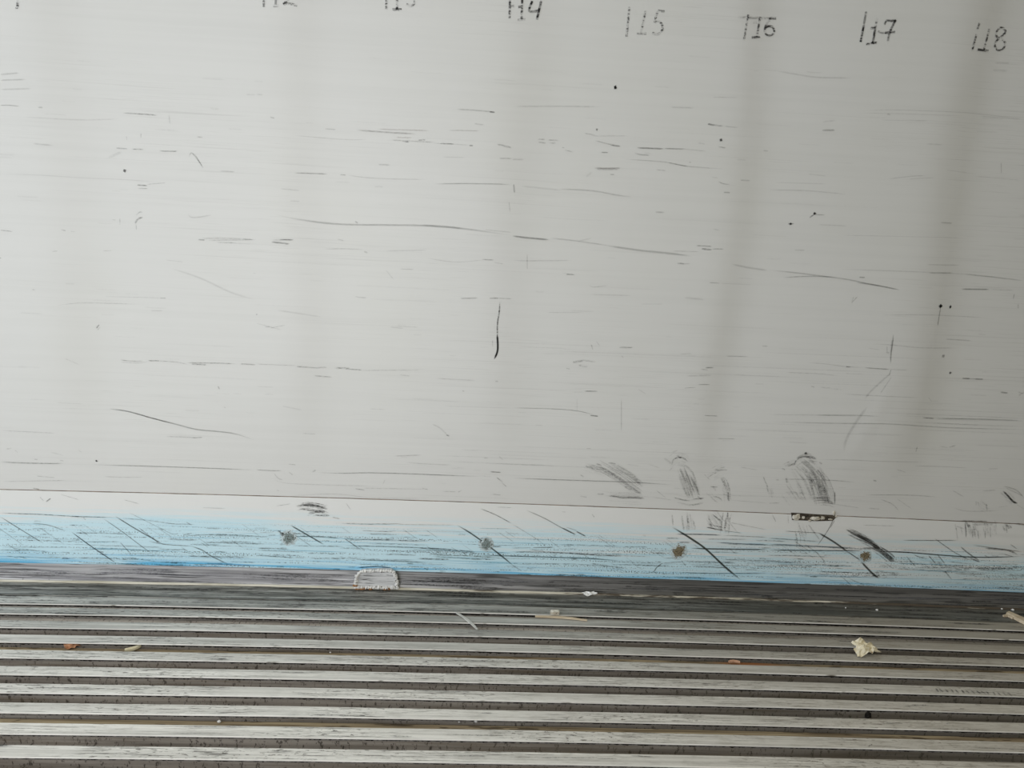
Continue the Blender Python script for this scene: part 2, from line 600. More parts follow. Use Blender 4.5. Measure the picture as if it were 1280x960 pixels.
def add_bar(V, Fc, fm, yf, wd, depth=FL_DEPTH, lip=0.0085, seed=0, chan=1):
    pr = bar_profile(yf, wd, depth, lip)
    v, f = sweep(pr, XS, jit=lambda x, k: (0.0006 * mnoise.noise(Vector((x * 3, seed * 3.1, k * .2))), 0.0009 * mnoise.noise(Vector((x * 1.7, seed * 2.3, 9)))))
    o = len(V)
    V += v
    n = len(pr)
    for i, q in enumerate(f):
        Fc.append(tuple(o + k for k in q))
        if i < (len(XS) - 1) * n:
            k = i % n
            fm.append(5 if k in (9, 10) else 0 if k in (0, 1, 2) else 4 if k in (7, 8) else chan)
        else:
            fm.append(0)


def add_strip(V, Fc, fm, ya, yb, z, th, mi):
    v, f = sweep([(ya, z), (yb, z), (yb, z - th), (ya, z - th)], XS)
    o = len(V)
    V += v
    for q in f:
        Fc.append(tuple(o + k for k in q))
        fm.append(mi)


# the flat edge plate and its first, shallow ribs
V, Fc, fm = [], [], []
v, f = sweep([(-0.014, 0.0), (-0.0942, 0.0005), (-0.0950, -0.001), (-0.0950, -0.014), (-0.014, -0.014)], XS,
             jit=lambda x, k: (0, 0.0008 * mnoise.noise(Vector((x * 2.4, k * .7, 31)))))
Fc += f
V += v
fm += [0] * len(f)
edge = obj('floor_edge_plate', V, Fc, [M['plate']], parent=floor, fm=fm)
V, Fc, fm = [], [], []
add_bar(V, Fc, fm, 0.1405, 0.0415, seed=1, chan=1)
add_strip(V, Fc, fm, -0.1390, -0.1700, -0.0085, 0.010, 1)
add_bar(V, Fc, fm, YA, TOPW, seed=2, chan=1)
add_strip(V, Fc, fm, -0.1905, -0.232, -0.0125, 0.010, 1)
add_bar(V, Fc, fm, YA + PIT, TOPW, seed=3, chan=2)
add_bar(V, Fc, fm, YA + 2 * PIT, TOPW, seed=4, chan=2)
add_strip(V, Fc, fm, -(YA + 2 * PIT) - .0005, -(YA + 3 * PIT) + TOPW + .0005 - .0335 * 0, -0.0145, 0.010, 3)
obj('floor_plank', V, Fc, [M['bar'], M['chan_grey'], M['chan'], M['ochre'], M['lip_shade'], M['lip']], parent=floor, fm=fm)
k = 3
while k < NB:
    V, Fc, fm = [], [], []
    for q in range(4):
        add_bar(V, Fc, fm, YA + (k + q) * PIT, TOPW, seed=5 + k + q, chan=2)
    yl = YA + (k + 3) * PIT
    add_strip(V, Fc, fm, -yl - .0005, -(yl + PIT) + TOPW + .0005, -0.0150, 0.010, 3)
    obj('floor_plank', V, Fc, [M['bar'], M['chan_grey'], M['chan'], M['ochre'], M['lip_shade'], M['lip']], parent=floor, fm=fm)
    k += 4


# ------------------------------------------------------------------ marks on the lining and band
def crom(P, step):
    if len(P) < 2:
        return P
    out = []
    for i in range(len(P) - 1):
        p0 = P[max(0, i - 1)]
        p1, p2 = P[i], P[i + 1]
        p3 = P[min(len(P) - 1, i + 2)]
        n = max(1, int(math.hypot(p2[0] - p1[0], p2[1] - p1[1]) / step))
        for s in range(n):
            t = s / n
            out.append(tuple(.5 * (2 * b + (c - a) * t + (2 * a - 5 * b + 4 * c - d) * t * t + (3 * b - a - 3 * c + d) * t ** 3)
                             for a, b, c, d in zip(p0, p1, p2, p3)))
    out.append(P[-1])
    return out


BLACK, GREY, BROWN, PINK, TEAL = (.018, .018, .018), (.055, .052, .048), (.10, .065, .045), (.22, .12, .11), (.05, .10, .11)


class Marks:
    """thin films of ink and rubber, lying on the surface they were rubbed into"""

    def __init__(self, surf, base=0.0004, gain=1.0):
        self.gain = gain
        self.V, self.F, self.A, self.B, self.C = [], [], [], [], []
        self.surf, self.base, self.k = surf, base, 0

    def stroke(self, pts, wpx, a, br, tint=GREY, taper=True, flat=False):
        span = sum(math.hypot(b[0] - a_[0], b[1] - a_[1]) for a_, b in zip(pts, pts[1:]))
        P = crom(pts, max(.25, min(2.0, span / 7)))
        n = len(P)
        W = []
        for (px, py) in P:
            x, z = on_wall(px, py)
            y = self.surf(x, z)
            x, z = on_wall(px, py, y)
            W.append(Vector((x, z)))
        hw = wpx * 0.0022 * 0.5
        lift = self.base + 0.00001 * (self.k % 60)
        self.k += 1
        o = len(self.V)
        for i, p in enumerate(W):
            d = (W[min(n - 1, i + 1)] - W[max(0, i - 1)])
            d = d.normalized() if d.length > 1e-9 else Vector((1, 0))
            nn = Vector((-d.y, d.x))
            t = i / max(1, n - 1)
            e = min(1.0, t / .18, (1 - t) / .18) if taper else 1.0
            e = max(e, 0.0)
            hh = hw * (0.35 + .65 * e)
            aa = min(1, a * (1 if tint == BLACK else self.gain)) * (e if taper else 1)
            for s, al in ((-1, 0), (-.45, 1), (.45, 1), (1, 0)):
                q = p + nn * hh * s
                self.V.append((q.x, self.surf(q.x, q.y) - lift, q.y))
                self.A.append(aa * al)
                self.B.append(br)
                self.C.append((*tint, 1))
        for i in range(n - 1):
            for s in range(3):
                b = o + i * 4 + s
                self.F.append((b, b + 1, b + 5, b + 4))

    def smear(self, pts, wpx, n, a, br, tint=GREY, seed=0):
        q = random.Random(seed + 5)
        L = crom(pts, 3)
        d = Vector((pts[-1][0] - pts[0][0], pts[-1][1] - pts[0][1])).normalized()
        nn = Vector((-d.y, d.x))
        for _ in range(int(n * .75)):
            o = q.uniform(-1, 1) * wpx / 2
            i0 = int(q.random() ** 1.3 * .6 * (len(L) - 1))
            i1 = min(len(L) - 1, i0 + max(2, int(q.uniform(.25, .9) * len(L))))
            if i1 - i0 < 1:
                continue
            step = max(1, (i1 - i0) // 4)
            P = [(L[i][0] + nn.x * o + q.uniform(-.4, .4), L[i][1] + nn.y * o + q.uniform(-.4, .4)) for i in list(range(i0, i1, step)) + [i1]]
            self.stroke(P, q.uniform(1.0, 2.8), a * q.uniform(.3, 1.0) * .62, br, tint)

    def dot(self, px, py, r, a=.9, tint=BLACK, br=.15, sy=1.0):
        x, z = on_wall(px, py)
        y = self.surf(x, z)
        x, z = on_wall(px, py, y)
        lift = self.base + 0.0007
        o = len(self.V)
        N = 12
        for ring, al in ((0, 1), (.65, 1), (1, 0)):
            for i in range(N if ring else 1):
                an = 2 * math.pi * i / N
                rr = r * .0022 * ring * (1 + .25 * math.sin(i * 2.3 + px))
                q = (x + rr * math.cos(an), z + rr * math.sin(an) * sy)
                self.V.append((q[0], self.surf(*q) - lift, q[1]))
                self.A.append(a * al)
                self.B.append(br)
                self.C.append((*tint, 1))
        for i in range(N):
            j = (i + 1) % N
            self.F.append((o, o + 1 + i, o + 1 + j))
            self.F.append((o + 1 + i, o + 1 + N + i, o + 1 + N + j, o + 1 + j))

    def crop(self, ox, oy, L, s=4.0):
        for t in L:
            wpx, a, br = t[0], t[1], t[2]
            tint = GREY
            c = t[3:]
            if isinstance(c[0], tuple):
                tint, c = c[0], c[1:]
            pts = [(ox + c[i] / s, oy + c[i + 1] / s) for i in range(0, len(c), 2)]
            self.stroke(pts, wpx / s, a, br, tint)

    def build(self, name, parent, mat='mark'):
        o = obj(name, self.V, self.F, M[mat], parent=parent, smooth=True)
        me = o.data
        for nm, data in (('al', self.A), ('br', self.B)):
            at = me.attributes.new(nm, 'FLOAT', 'POINT')
            at.data.foreach_set('value', data)
        at = me.attributes.new('tint', 'FLOAT_COLOR', 'POINT')
        at.data.foreach_set('color', [v for c in self.C for v in c])
        return o


# handwritten foot marks: an upright tick and a two-figure number at every foot
NUM = {
    'single hooked pen stroke left of the number 12': [(.8, [(22, -16), (22.3, 4), (21.6, 9.5), (19.3, 11)])],
    'faint handwritten 12 with its tick': [(.55, [(330, -24), (329.7, 9)]), (.4, [(345.5, -18), (344.6, 7)]), (.45, [(341.5, 7.6), (348.8, 7.2)]),
                                    (.7, [(354, -12), (360, -18), (366.5, -12), (362, -3), (354.3, 5.8)]), (.7, [(354.3, 5.8), (358, 4.4), (364, 5), (371.5, 7.2)])],
    'handwritten 13 with its tick': [(.9, [(483.7, -22), (482.8, 12)]), (.95, [(497, -16), (496.2, 11.5)]), (.9, [(490.6, 12), (502, 11.9)]),
                                    (.8, [(506, -16), (514, -18), (517, -12), (512, -6), (517.5, -2), (518, 3.8), (514.4, 7.3), (508, 5.6)])],
    'bold handwritten 14 with a figure four': [(.95, [(637.6, -10), (636.9, 23.4)]), (.9, [(653, -10), (651.9, 24)]), (.7, [(647.8, 9), (652, 8.4)]), (.4, [(647, 24.8), (656.8, 24.5)]), (.35, [(638, 7.5), (643, 7.6)]),
                                    (1.0, [(665.3, 1.5), (661.5, 14), (673.6, 13.5)]), (1.0, [(676.4, 1.2), (671, 24.6)])],
    'handwritten 15 with its tick': [(.8, [(786.6, 9.0), (785, 25), (783.1, 45.8)]), (.8, [(806.8, 13.2), (801, 41.8)]), (.7, [(795.6, 41.6), (808, 42)]), (.55, [(822.3, 13.5), (830.6, 14.5)]),
                                    (.85, [(821.8, 14), (817.8, 28.1)]), (.85, [(817.8, 28.1), (823.4, 26.3), (827.8, 31.9), (827.2, 38.4), (821.6, 43.1), (815.2, 41.2)])],
    'handwritten 16 under a thin bar': [(.75, [(935, 18.5), (929.6, 50.5)]), (.8, [(950, 21.4), (945.6, 46.6)]), (.55, [(941.3, 28.2), (946, 28)]), (.75, [(939.4, 47), (950, 46.1)]),
                                    (.85, [(962.6, 23.2), (956.6, 33), (956, 40.3), (960.6, 45), (967.2, 41.3), (966.3, 34.7), (960.6, 32.8), (956.5, 35)]), (.35, [(922.5, 22), (946, 22.6), (970.5, 23.2)]), (.5, [(962, 22.6), (970, 23.2)])],
    'handwritten 17 with a crossed seven': [(.5, [(1082.4, 14.5), (1079, 34)]), (1.0, [(1079.3, 33), (1075.4, 52.6)]), (.55, [(1096.2, 22.8), (1093.6, 36)]), (1.0, [(1093.8, 36), (1090.6, 53.4)]), (.75, [(1088.2, 35.2), (1094, 35.2)]),
                                    (.95, [(1082.5, 55.2), (1096, 53.2)]), (.7, [(1105, 31.5), (1108, 25.8), (1113, 26.4), (1119.5, 24.8)]), (1.0, [(1119.5, 24.8), (1112.6, 38.7), (1109.5, 51.4)]), (1.0, [(1105.6, 40.9), (1118.6, 40.2)]), (.4, [(1097, 38.5), (1101, 40.6), (1105, 41.2)])],
    'handwritten 18 at the right end of the row': [(.6, [(1223.8, 28.8), (1221, 37)]), (.9, [(1220, 43), (1214.6, 63)]), (.8, [(1236, 36.6), (1229.2, 62.8)]), (.85, [(1221.4, 62), (1235.2, 64)]),
                                    (.85, [(1256, 41.3), (1256.6, 38), (1250.8, 34.8), (1245.8, 38.5), (1244.8, 45), (1249, 47.5), (1256, 41.3)]), (.8, [(1249, 47.5), (1243.6, 53.3), (1243.6, 59.3), (1248.2, 63.3), (1254.2, 60.2), (1255.8, 53.3), (1251.5, 48.1)])],
}
for lb, ss in NUM.items():
    mk = Marks(wall_y, 0.0012)
    for a, pts in ss:
        mk.stroke(pts, 3.3, a * .95, .9 if a < .98 else .65, BLACK, taper=False)
    tag(mk.build('handwritten_number', wall, 'ink'), lb)

sm = Marks(wall_y, gain=.52)
# --- row 1 (photo y 60..300)
sm.crop(0, 60, [(9, .35, .4, 0, 133, 95, 125), (8, .35, .4, 0, 162, 130, 157), (8, .3, .4, 0, 208, 160, 203), (5, .8, .5, 0, 288, 40, 286, 100, 292), (7, .6, .5, 190, 297, 215, 298),
                (7, .7, .6, 615, 325, 700, 330, 790, 337), (6, .25, .5, 120, 345, 420, 360, 610, 352), (7, .3, .5, 845, 335, 850, 380), (8, .35, .6, 165, 478, 270, 488),
                (7, .65, .7, 580, 500, 640, 505), (6, .8, .7, 660, 506, 720, 507), (6, .85, .5, 795, 514, 865, 517, 890, 515), (14, .22, .5, 540, 550, 610, 520), (5, .5, .5, 705, 425, 705, 450),
                (5, .4, .6, 632, 440, 635, 460), (6, .5, .6, 985, 444, 1015, 447), (7, .65, .5, 945, 548, 955, 525, 975, 540, 1018, 602), (5, .4, .4, 975, 530, 1010, 590), (6, .5, .5, 1100, 615, 1175, 619),
                (5, .22, .4, 0, 630, 200, 636, 420, 650, 620, 658, 830, 674), (7, .9, .5, 685, 685, 738, 688), (5, .6, .6, 690, 702, 740, 703), (4, .5, .5, 735, 682, 830, 674),
                (10, .75, .65, 675, 880, 690, 855, 718, 845), (6, .5, .6, 680, 838, 700, 820, 715, 822), (5, .5, .6, 680, 880, 683, 910), (6, .45, .7, 600, 850, 600, 885), (5, .5, .6, 560, 858, 580, 860),
                (6, .7, .5, 0, 910, 65, 918), (6, .6, .6, 305, 908, 330, 914), (5, .4, .6, 355, 917, 375, 918), (7, .35, .5, 940, 828, 965, 848, 1060, 835), (8, .35, .6, 1000, 952, 1150, 952, 1280, 958), (6, .3, .5, 1230, 233, 1280, 234)])
sm.dot(156, 213.5, 2.0, .7, GREY)
sm.crop(320, 60, [(6, .35, .5, 0, 232, 35, 234), (7, .5, .5, 1000, 306, 1100, 312, 1190, 320), (9, .95, .3, 1165, 319, 1195, 322), (7, .4, .5, 1090, 378, 1140, 385), (9, .55, .45, (.09, .06, .06), 500, 410, 660, 422, 800, 430),
                  (7, .45, .5, PINK, 600, 405, 780, 411, 870, 414), (6, .4, .4, PINK, 960, 412, 1120, 414), (7, .4, .5, PINK, 700, 447, 780, 449), (7, .4, .5, 345, 404, 400, 408), (5, .28, .4, 190, 437, 430, 457, 560, 458),
                  (8, .8, .7, 730, 465, 765, 470), (9, .6, .8, 810, 462, 850, 458), (7, .4, .6, 660, 460, 900, 472), (8, .7, .7, 920, 478, 990, 480), (9, .75, .4, 1065, 488, 1085, 488), (5, .3, .5, 880, 476, 1070, 486),
                  (10, .75, .8, 1205, 480, 1280, 500), (7, .5, .6, 1215, 552, 1280, 553), (8, .4, .5, 610, 583, 670, 585), (5, .3, .5, 930, 545, 1050, 548), (7, .6, .4, 190, 625, 270, 627, 360, 630), (6, .6, .5, 420, 633, 450, 635),
                  (5, .35, .4, 450, 635, 600, 652, 850, 658), (7, .55, .4, 890, 680, 1020, 678, 1200, 680, 1280, 685), (8, .4, .5, 70, 345, 95, 352), (6, .4, .5, 120, 703, 220, 713), (6, .3, .5, 170, 765, 220, 767),
                  (11, .45, .3, 90, 830, 200, 855, 400, 880, 640, 885, 830, 888, 1050, 905, 1280, 938), (10, .35, .3, 820, 884, 950, 893, 1040, 903), (8, .6, .5, 495, 866, 510, 876), (5, .35, .5, 1140, 908, 1280, 922), (5, .5, .6, 1265, 770, 1270, 820), (7, .6, .5, 120, 957, 190, 960)])
sm.crop(640, 60, [(9, .5, .5, 975, 378, 1005, 385, 1060, 391), (11, .8, .6, 978, 380, 1012, 386), (5, .5, .5, 1060, 391, 1130, 398), (8, .3, .4, 790, 296, 910, 300), (8, .3, .5, 0, 292, 250, 292, 450, 294), (5, .3, .5, 1000, 246, 1130, 248),
                  (7, .55, .7, 130, 457, 165, 457), (7, .6, .7, 180, 460, 235, 462), (7, .55, .7, 130, 470, 170, 476), (8, .65, .7, 185, 474, 220, 476), (6, .55, .6, 250, 497, 262, 500), (7, .5, .7, 265, 510, 305, 521),
                  (6, .5, .7, 360, 425, 420, 438), (5, .3, .6, 400, 440, 580, 440), (6, .55, .5, 415, 462, 480, 480, 550, 492), (8, .6, .5, 490, 486, 540, 492), (7, .8, .5, 445, 521, 480, 523), (9, .85, .4, 622, 499, 700, 502, 760, 504),
                  (8, .65, .4, 760, 503, 870, 505), (5, .4, .5, 860, 505, 970, 516), (8, .5, .5, 610, 523, 640, 533, 690, 537), (10, .7, .5, (.12, .07, .06), 410, 600, 470, 602, 545, 601), (14, .3, .6, 420, 607, 540, 607), (7, .5, .6, 490, 632, 512, 633),
                  (6, .4, .4, 560, 556, 760, 570, 880, 592, 1060, 605), (7, .4, .4, 780, 575, 880, 592), (7, .4, .6, 720, 608, 770, 614), (6, .5, .6, 885, 570, 895, 573), (7, .5, .5, 1030, 494, 1070, 500), (6, .4, .6, 930, 475, 965, 480),
                  (6, .55, .6, 1030, 668, 1060, 680, 1090, 682), (5, .4, .6, 1000, 646, 1030, 650), (7, .5, .6, 1140, 660, 1190, 664), (7, .75, .4, 1058, 722, 1090, 723), (10, .65, .4, 8, 680, 12, 725), (10, .2, .3, 40, 690, 250, 712),
                  (8, .38, .3, 230, 705, 400, 714, 520, 735, 600, 745), (9, .5, .5, 715, 821, 762, 822), (6, .3, .6, 1005, 905, 1040, 912), (9, .4, .3, 0, 940, 180, 958), (7, .5, .5, 1255, 512, 1280, 516), (12, .16, .3, 400, 620, 370, 645), (8, .35, .5, 0, 557, 60, 558)])
sm.dot(769, 109.3, 1.9, 1, BLACK, 0, 1.3)
sm.dot(901, 175, 2.0, .8, BLACK, .2)
sm.dot(746, 162, 1.5, .5, GREY)
sm.crop(960, 60, [(8, .28, .4, 40, 115, 130, 130, 250, 147, 420, 150), (11, .55, .4, 268, 411, 335, 411), (8, .25, .5, 270, 370, 340, 362), (5, .3, .4, 460, 315, 640, 310, 1000, 325, 1280, 358), (5, .25, .4, 460, 325, 700, 330, 980, 340), (5, .25, .4, 560, 360, 800, 365),
                  (9, .4, .5, 595, 330, 612, 335), (5, .3, .4, 1050, 340, 1280, 358), (6, .35, .4, 600, 655, 730, 640, 790, 640), (5, .3, .4, 700, 655, 830, 648), (5, .3, .5, 200, 630, 290, 640), (6, .3, .4, 0, 710, 200, 714, 400, 733), (5, .25, .4, 30, 672, 300, 680),
                  (8, .25, .5, 1130, 75, 1210, 76), (12, .22, .5, 1120, 110, 1200, 115), (5, .5, .4, 1165, 570, 1167, 630), (8, .9, .5, 205, 850, 232, 832, 245, 828), (6, .7, .6, 235, 834, 285, 834), (8, .9, .4, 97, 879, 130, 879),
                  (8, .5, .4, 860, 873, 920, 876), (6, .3, .5, 250, 883, 400, 890), (5, .25, .4, 350, 935, 1000, 950), (5, .22, .4, 1030, 640, 1270, 662), (5, .25, .4, 890, 610, 1000, 624)])
sm.dot(1018, 266.8, 1.8, 1, BLACK, .2)
sm.dot(988, 279.8, 1.6, .9, BLACK, .2)
# --- row 2 (photo y 290..530)
sm.crop(0, 290, [(8, .75, .6, 990, 38, 1025, 40), (7, .5, .7, 1040, 42, 1180, 40, 1280, 38), (7, .4, .7, 1080, 52, 1180, 55), (7, .8, .4, 0, 128, 6, 132), (6, .35, .5, 260, 98, 290, 94), (5, .35, .6, 515, 95, 560, 93), (5, .25, .4, 830, 140, 920, 150), (10, .2, .3, 850, 180, 1000, 230, 1150, 300, 1280, 340),
                 (5, .3, .5, 520, 322, 830, 330), (5, .55, .5, 800, 330, 830, 331), (5, .35, .5, 280, 368, 400, 355, 560, 357, 700, 362), (6, .45, .7, 755, 393, 815, 394), (7, .85, .4, 482, 482, 497, 462), (4, .5, .5, 488, 490, 502, 474), (6, .6, .6, 162, 288, 178, 290),
                 (6, .6, .6, 600, 638, 650, 645, 720, 645), (7, .9, .6, 740, 643, 800, 644), (5, .55, .6, 790, 645, 880, 650, 940, 662), (8, .85, .6, 955, 660, 1035, 664), (7, .7, .6, 930, 653, 1100, 656, 1180, 659), (8, .75, .6, 1200, 659, 1280, 664), (5, .4, .6, 600, 650, 690, 655, 750, 645),
                 (6, .35, .7, 320, 630, 400, 665), (7, .7, .4, 1090, 770, 1098, 786), (5, .5, .5, 1120, 875, 1130, 879), (8, .65, .25, 545, 883, 640, 897, 760, 930, 870, 960), (5, .2, .3, 280, 852, 420, 860), (5, .25, .5, 1265, 205, 1280, 208)])
sm.crop(320, 290, [(8, .45, .6, 80, 40, 190, 38), (10, .8, .5, 75, 50, 120, 54, 170, 60), (5, .4, .5, 335, 85, 450, 84, 540, 88), (10, .65, .5, 540, 97, 558, 104), (6, .4, .6, 405, 35, 440, 44), (6, .3, .4, 640, 95, 860, 90), (5, .3, .4, 850, 130, 1000, 150, 1150, 138), (7, .6, .5, 1130, 137, 1190, 140), (6, .4, .6, 1190, 152, 1240, 160),
                   (6, .45, .5, 720, 185, 790, 187), (6, .25, .4, 650, 190, 690, 240), (6, .5, .5, 495, 322, 520, 327, 555, 328), (8, .55, .4, 1020, 332, 1110, 330), (8, .6, .4, 1165, 331, 1210, 331), (6, .45, .5, 1190, 330, 1280, 334), (6, .6, .5, 45, 474, 70, 474), (5, .4, .5, 70, 480, 150, 465), (5, .3, .4, 0, 455, 130, 490),
                   (9, .2, .3, 100, 390, 330, 425), (6, .35, .4, 670, 475, 740, 482), (9, .8, .75, BLACK, 1219, 350, 1216, 400, 1207, 460, 1208, 530), (12, 1, .05, BLACK, 1206, 510, 1208, 590, 1190, 638), (5, .5, .6, 1183, 540, 1183, 575),
                   (5, .4, .5, 0, 660, 200, 668), (8, .75, .7, 200, 672, 300, 680), (8, .7, .8, 290, 680, 355, 676), (11, .8, .8, 395, 680, 470, 680), (8, .7, .7, 440, 684, 530, 690), (6, .4, .7, 520, 692, 830, 690), (7, .55, .6, 290, 718, 380, 726), (6, .4, .6, 720, 714, 770, 720), (6, .35, .5, 900, 732, 1100, 742),
                   (8, .5, .5, 1195, 745, 1212, 748), (6, .6, .5, 1030, 793, 1042, 796), (5, .22, .4, 0, 772, 90, 776), (10, .2, .4, 130, 870, 230, 890), (5, .3, .5, 570, 884, 650, 888), (4, .25, .4, 930, 870, 1280, 880), (6, .7, .4, 0, 412, 8, 412)])
sm.crop(640, 290, [(11, .5, .3, 0, 18, 60, 28, 190, 40), (8, .35, .3, 190, 30, 330, 46, 480, 68), (12, .45, .3, 460, 66, 640, 92, 780, 106, 900, 122), (5, .25, .4, 400, 30, 330, 46), (7, .7, .6, 920, 68, 1000, 72), (11, .8, .6, 945, 84, 1000, 88), (7, .6, .5, 1000, 85, 1060, 85), (4, .4, .5, 800, 95, 940, 98), (8, .9, .6, 825, 157, 860, 158), (5, .5, .5, 850, 160, 890, 158),
                   (6, .35, .4, 0, 140, 80, 144, 300, 142), (5, .4, .3, 76, 110, 76, 190), (6, .7, .5, 270, 212, 310, 213), (5, .4, .6, 250, 205, 320, 215), (6, .3, .5, 390, 260, 400, 275, 480, 268), (7, .25, .4, 390, 312, 600, 318), (12, .25, .4, 860, 328, 960, 338), (6, .25, .4, 170, 402, 360, 402), (6, .2, .4, 640, 360, 760, 360), (6, .5, .6, 985, 253, 1040, 256), (5, .25, .4, 1040, 256, 1200, 264),
                   (11, .3, .2, 1095, 160, 1180, 178, 1280, 192), (9, .8, .7, 535, 577, 605, 577), (7, .5, .7, 395, 560, 405, 590), (6, .4, .7, 420, 545, 440, 570), (14, .7, .85, 300, 652, 360, 642), (9, .5, .7, 350, 640, 420, 650), (12, .5, .9, 330, 665, 380, 675), (6, .5, .7, 270, 680, 290, 685), (6, .5, .6, 548, 618, 556, 628), (9, .8, .7, 965, 678, 1010, 677), (6, .5, .7, 940, 685, 980, 690),
                   (10, .3, .6, 870, 720, 1000, 715), (5, .6, .5, 860, 780, 920, 776), (6, .75, .4, 930, 762, 990, 762), (6, .35, .4, 840, 610, 900, 607), (6, .45, .4, 1070, 620, 1180, 622), (7, .85, .4, 360, 795, 430, 796), (4, .25, .4, 300, 800, 360, 800), (6, .35, .7, 630, 785, 670, 810), (4, .55, .3, 547, 830, 547, 1000), (3, .3, .3, 325, 830, 325, 900), (5, .35, .4, 0, 880, 200, 884, 330, 895, 430, 920), (7, .7, .4, 390, 917, 432, 921), (5, .5, .5, 960, 917, 1030, 920), (6, .6, .6, 1250, 570, 1280, 571)])
sm.crop(960, 290, [(6, .5, .5, 130, 90, 185, 92), (8, .45, .3, 0, 190, 130, 203, 300, 224, 400, 238, 520, 262, 660, 290), (7, .55, .4, 75, 228, 180, 222, 250, 222, 330, 226), (9, .6, .3, 440, 252, 560, 270, 660, 290), (8, .75, .4, 455, 226, 485, 228), (6, .35, .4, 790, 163, 960, 166), (6, .3, .4, 350, 186, 660, 196, 1000, 212, 1280, 242), (7, .35, .3, 990, 212, 1120, 226, 1280, 244), (9, .8, .35, 965, 285, 1020, 286, 1110, 287), (4, .5, .4, 1110, 287, 1230, 292),
                   (6, .5, .4, 800, 205, 920, 204), (6, .55, .4, 416, 356, 448, 322), (5, .45, .4, 428, 324, 418, 352), (6, .9, .4, 862, 372, 856, 410, 846, 470), (7, .55, .4, 1225, 335, 1232, 308), (9, .4, .5, 1250, 360, 1250, 385), (8, .8, .3, 627, 510, 622, 560, 614, 620, 614, 660), (10, .45, .3, 620, 540, 614, 610), (6, .6, .4, 616, 685, 605, 718), (6, .8, .4, 480, 678, 530, 682, 610, 687), (4, .5, .4, 610, 687, 700, 690),
                   (8, .8, .5, 390, 673, 412, 675), (5, .4, .4, 190, 652, 290, 660, 380, 672, 480, 678), (6, .4, .3, 595, 570, 595, 600), (10, .6, .6, 590, 602, 608, 604), (7, .35, .5, 520, 560, 620, 565, 760, 578, 960, 580), (6, .3, .4, 560, 415, 830, 415, 1100, 430), (6, .4, .5, 880, 535, 1020, 544), (5, .3, .4, 1050, 510, 1090, 514), (9, .9, .4, 970, 731, 1010, 733), (9, .9, .4, 1035, 735, 1075, 736), (5, .5, .4, 1000, 733, 1050, 736),
                   (12, .7, .85, 1160, 800, 1200, 806), (9, .6, .85, 1250, 800, 1280, 810), (9, .5, .9, BROWN, 1250, 820, 1280, 800), (6, .4, .5, 90, 702, 240, 708, 350, 718), (9, .35, .85, 260, 775, 380, 790), (7, .5, .6, 215, 770, 232, 776), (6, .35, .4, 380, 810, 560, 820, 760, 828), (12, .25, .3, 620, 700, 520, 790, 480, 840), (8, .3, .4, 620, 720, 560, 810), (6, .5, .5, 780, 928, 830, 932), (5, .4, .4, 820, 932, 1130, 936, 1280, 945), (5, .35, .5, 0, 912, 250, 916, 440, 920), (5, .3, .5, 800, 825, 820, 850), (4, .3, .4, 500, 580, 560, 590)])
sm.dot(1175.2, 382.5, 2.8, 1, BLACK, .1)
sm.dot(1187.5, 383.5, 1.6, 1, BLACK, .1, 1.5)
sm.dot(1187.5, 466, 1.8, .75, GREY, .2)
sm.dot(1178.7, 445, 2.4, .45, GREY, .3)
# --- row 3 (photo y 500..625)
sm.crop(0, 500, [(6, .35, .5, 0, 152, 130, 158, 290, 166), (8, .65, .25, 545, 44, 640, 57, 760, 90, 870, 118, 980, 146, 1100, 158, 1180, 170, 1280, 202), (7, .4, .5, 830, 182, 980, 187), (7, .7, .5, 960, 189, 1015, 186), (7, .45, .8, 30, 245, 60, 240), (5, .4, .7, 75, 250, 90, 262), (7, .25, .6, 255, 260, 320, 278), (5, .5, .6, 170, 295, 190, 298), (5, .4, .7, 390, 250, 410, 262),
                 (7, .8, .5, 0, 309, 100, 314, 230, 317, 320, 317), (6, .75, .4, 460, 322, 560, 326, 720, 330, 960, 338, 1280, 350), (6, .6, .5, 300, 301, 318, 304), (6, .35, .5, 520, 382, 600, 386, 720, 386), (6, .35, .5, 0, 408, 150, 405, 330, 402), (6, .4, .6, 180, 380, 280, 388), (8, .85, .5, BROWN, 165, 440, 200, 448)])
sm.dot(120.7, 576, 1.4, .9, BLACK, .2)
sm.crop(320, 500, [(6, .4, .5, 230, 167, 300, 170), (9, .35, .6, 880, 120, 920, 140, 960, 178), (8, .9, .5, 950, 174, 968, 180), (7, .45, .5, 690, 280, 830, 275), (6, .35, .4, 750, 312, 860, 320, 980, 325), (6, .65, .4, 0, 348, 70, 353, 130, 353), (7, .5, .6, 165, 360, 185, 375), (9, .5, .6, 280, 360, 300, 350), (7, .75, .4, 300, 362, 420, 366, 560, 364, 740, 368, 950, 376, 1120, 382), (6, .5, .6, 160, 320, 200, 324),
                   (6, .4, .4, 90, 365, 110, 390, 135, 400), (5, .35, .5, 80, 390, 150, 415, 380, 425, 600, 430), (9, .9, .5, 1170, 358, 1225, 362), (8, .6, .8, 1200, 385, 1235, 410), (6, .6, .7, 1225, 410, 1255, 435), (6, .8, .5, 495, 443, 545, 450), (5, .4, .6, 520, 440, 860, 446), (6, .5, .6, 830, 440, 860, 448), (6, .5, .7, 930, 456, 1000, 458), (7, .55, .7, 1010, 460, 1030, 450), (5, .4, .5, 635, 420, 645, 398), (7, .5, .6, 1180, 470, 1225, 475), (4, .4, .4, 170, 478, 400, 470, 600, 490, 880, 490), (6, .5, .6, 1140, 290, 1160, 290), (8, .35, .5, 1215, 280, 1235, 300), (6, .5, .6, 105, 450, 115, 455)])
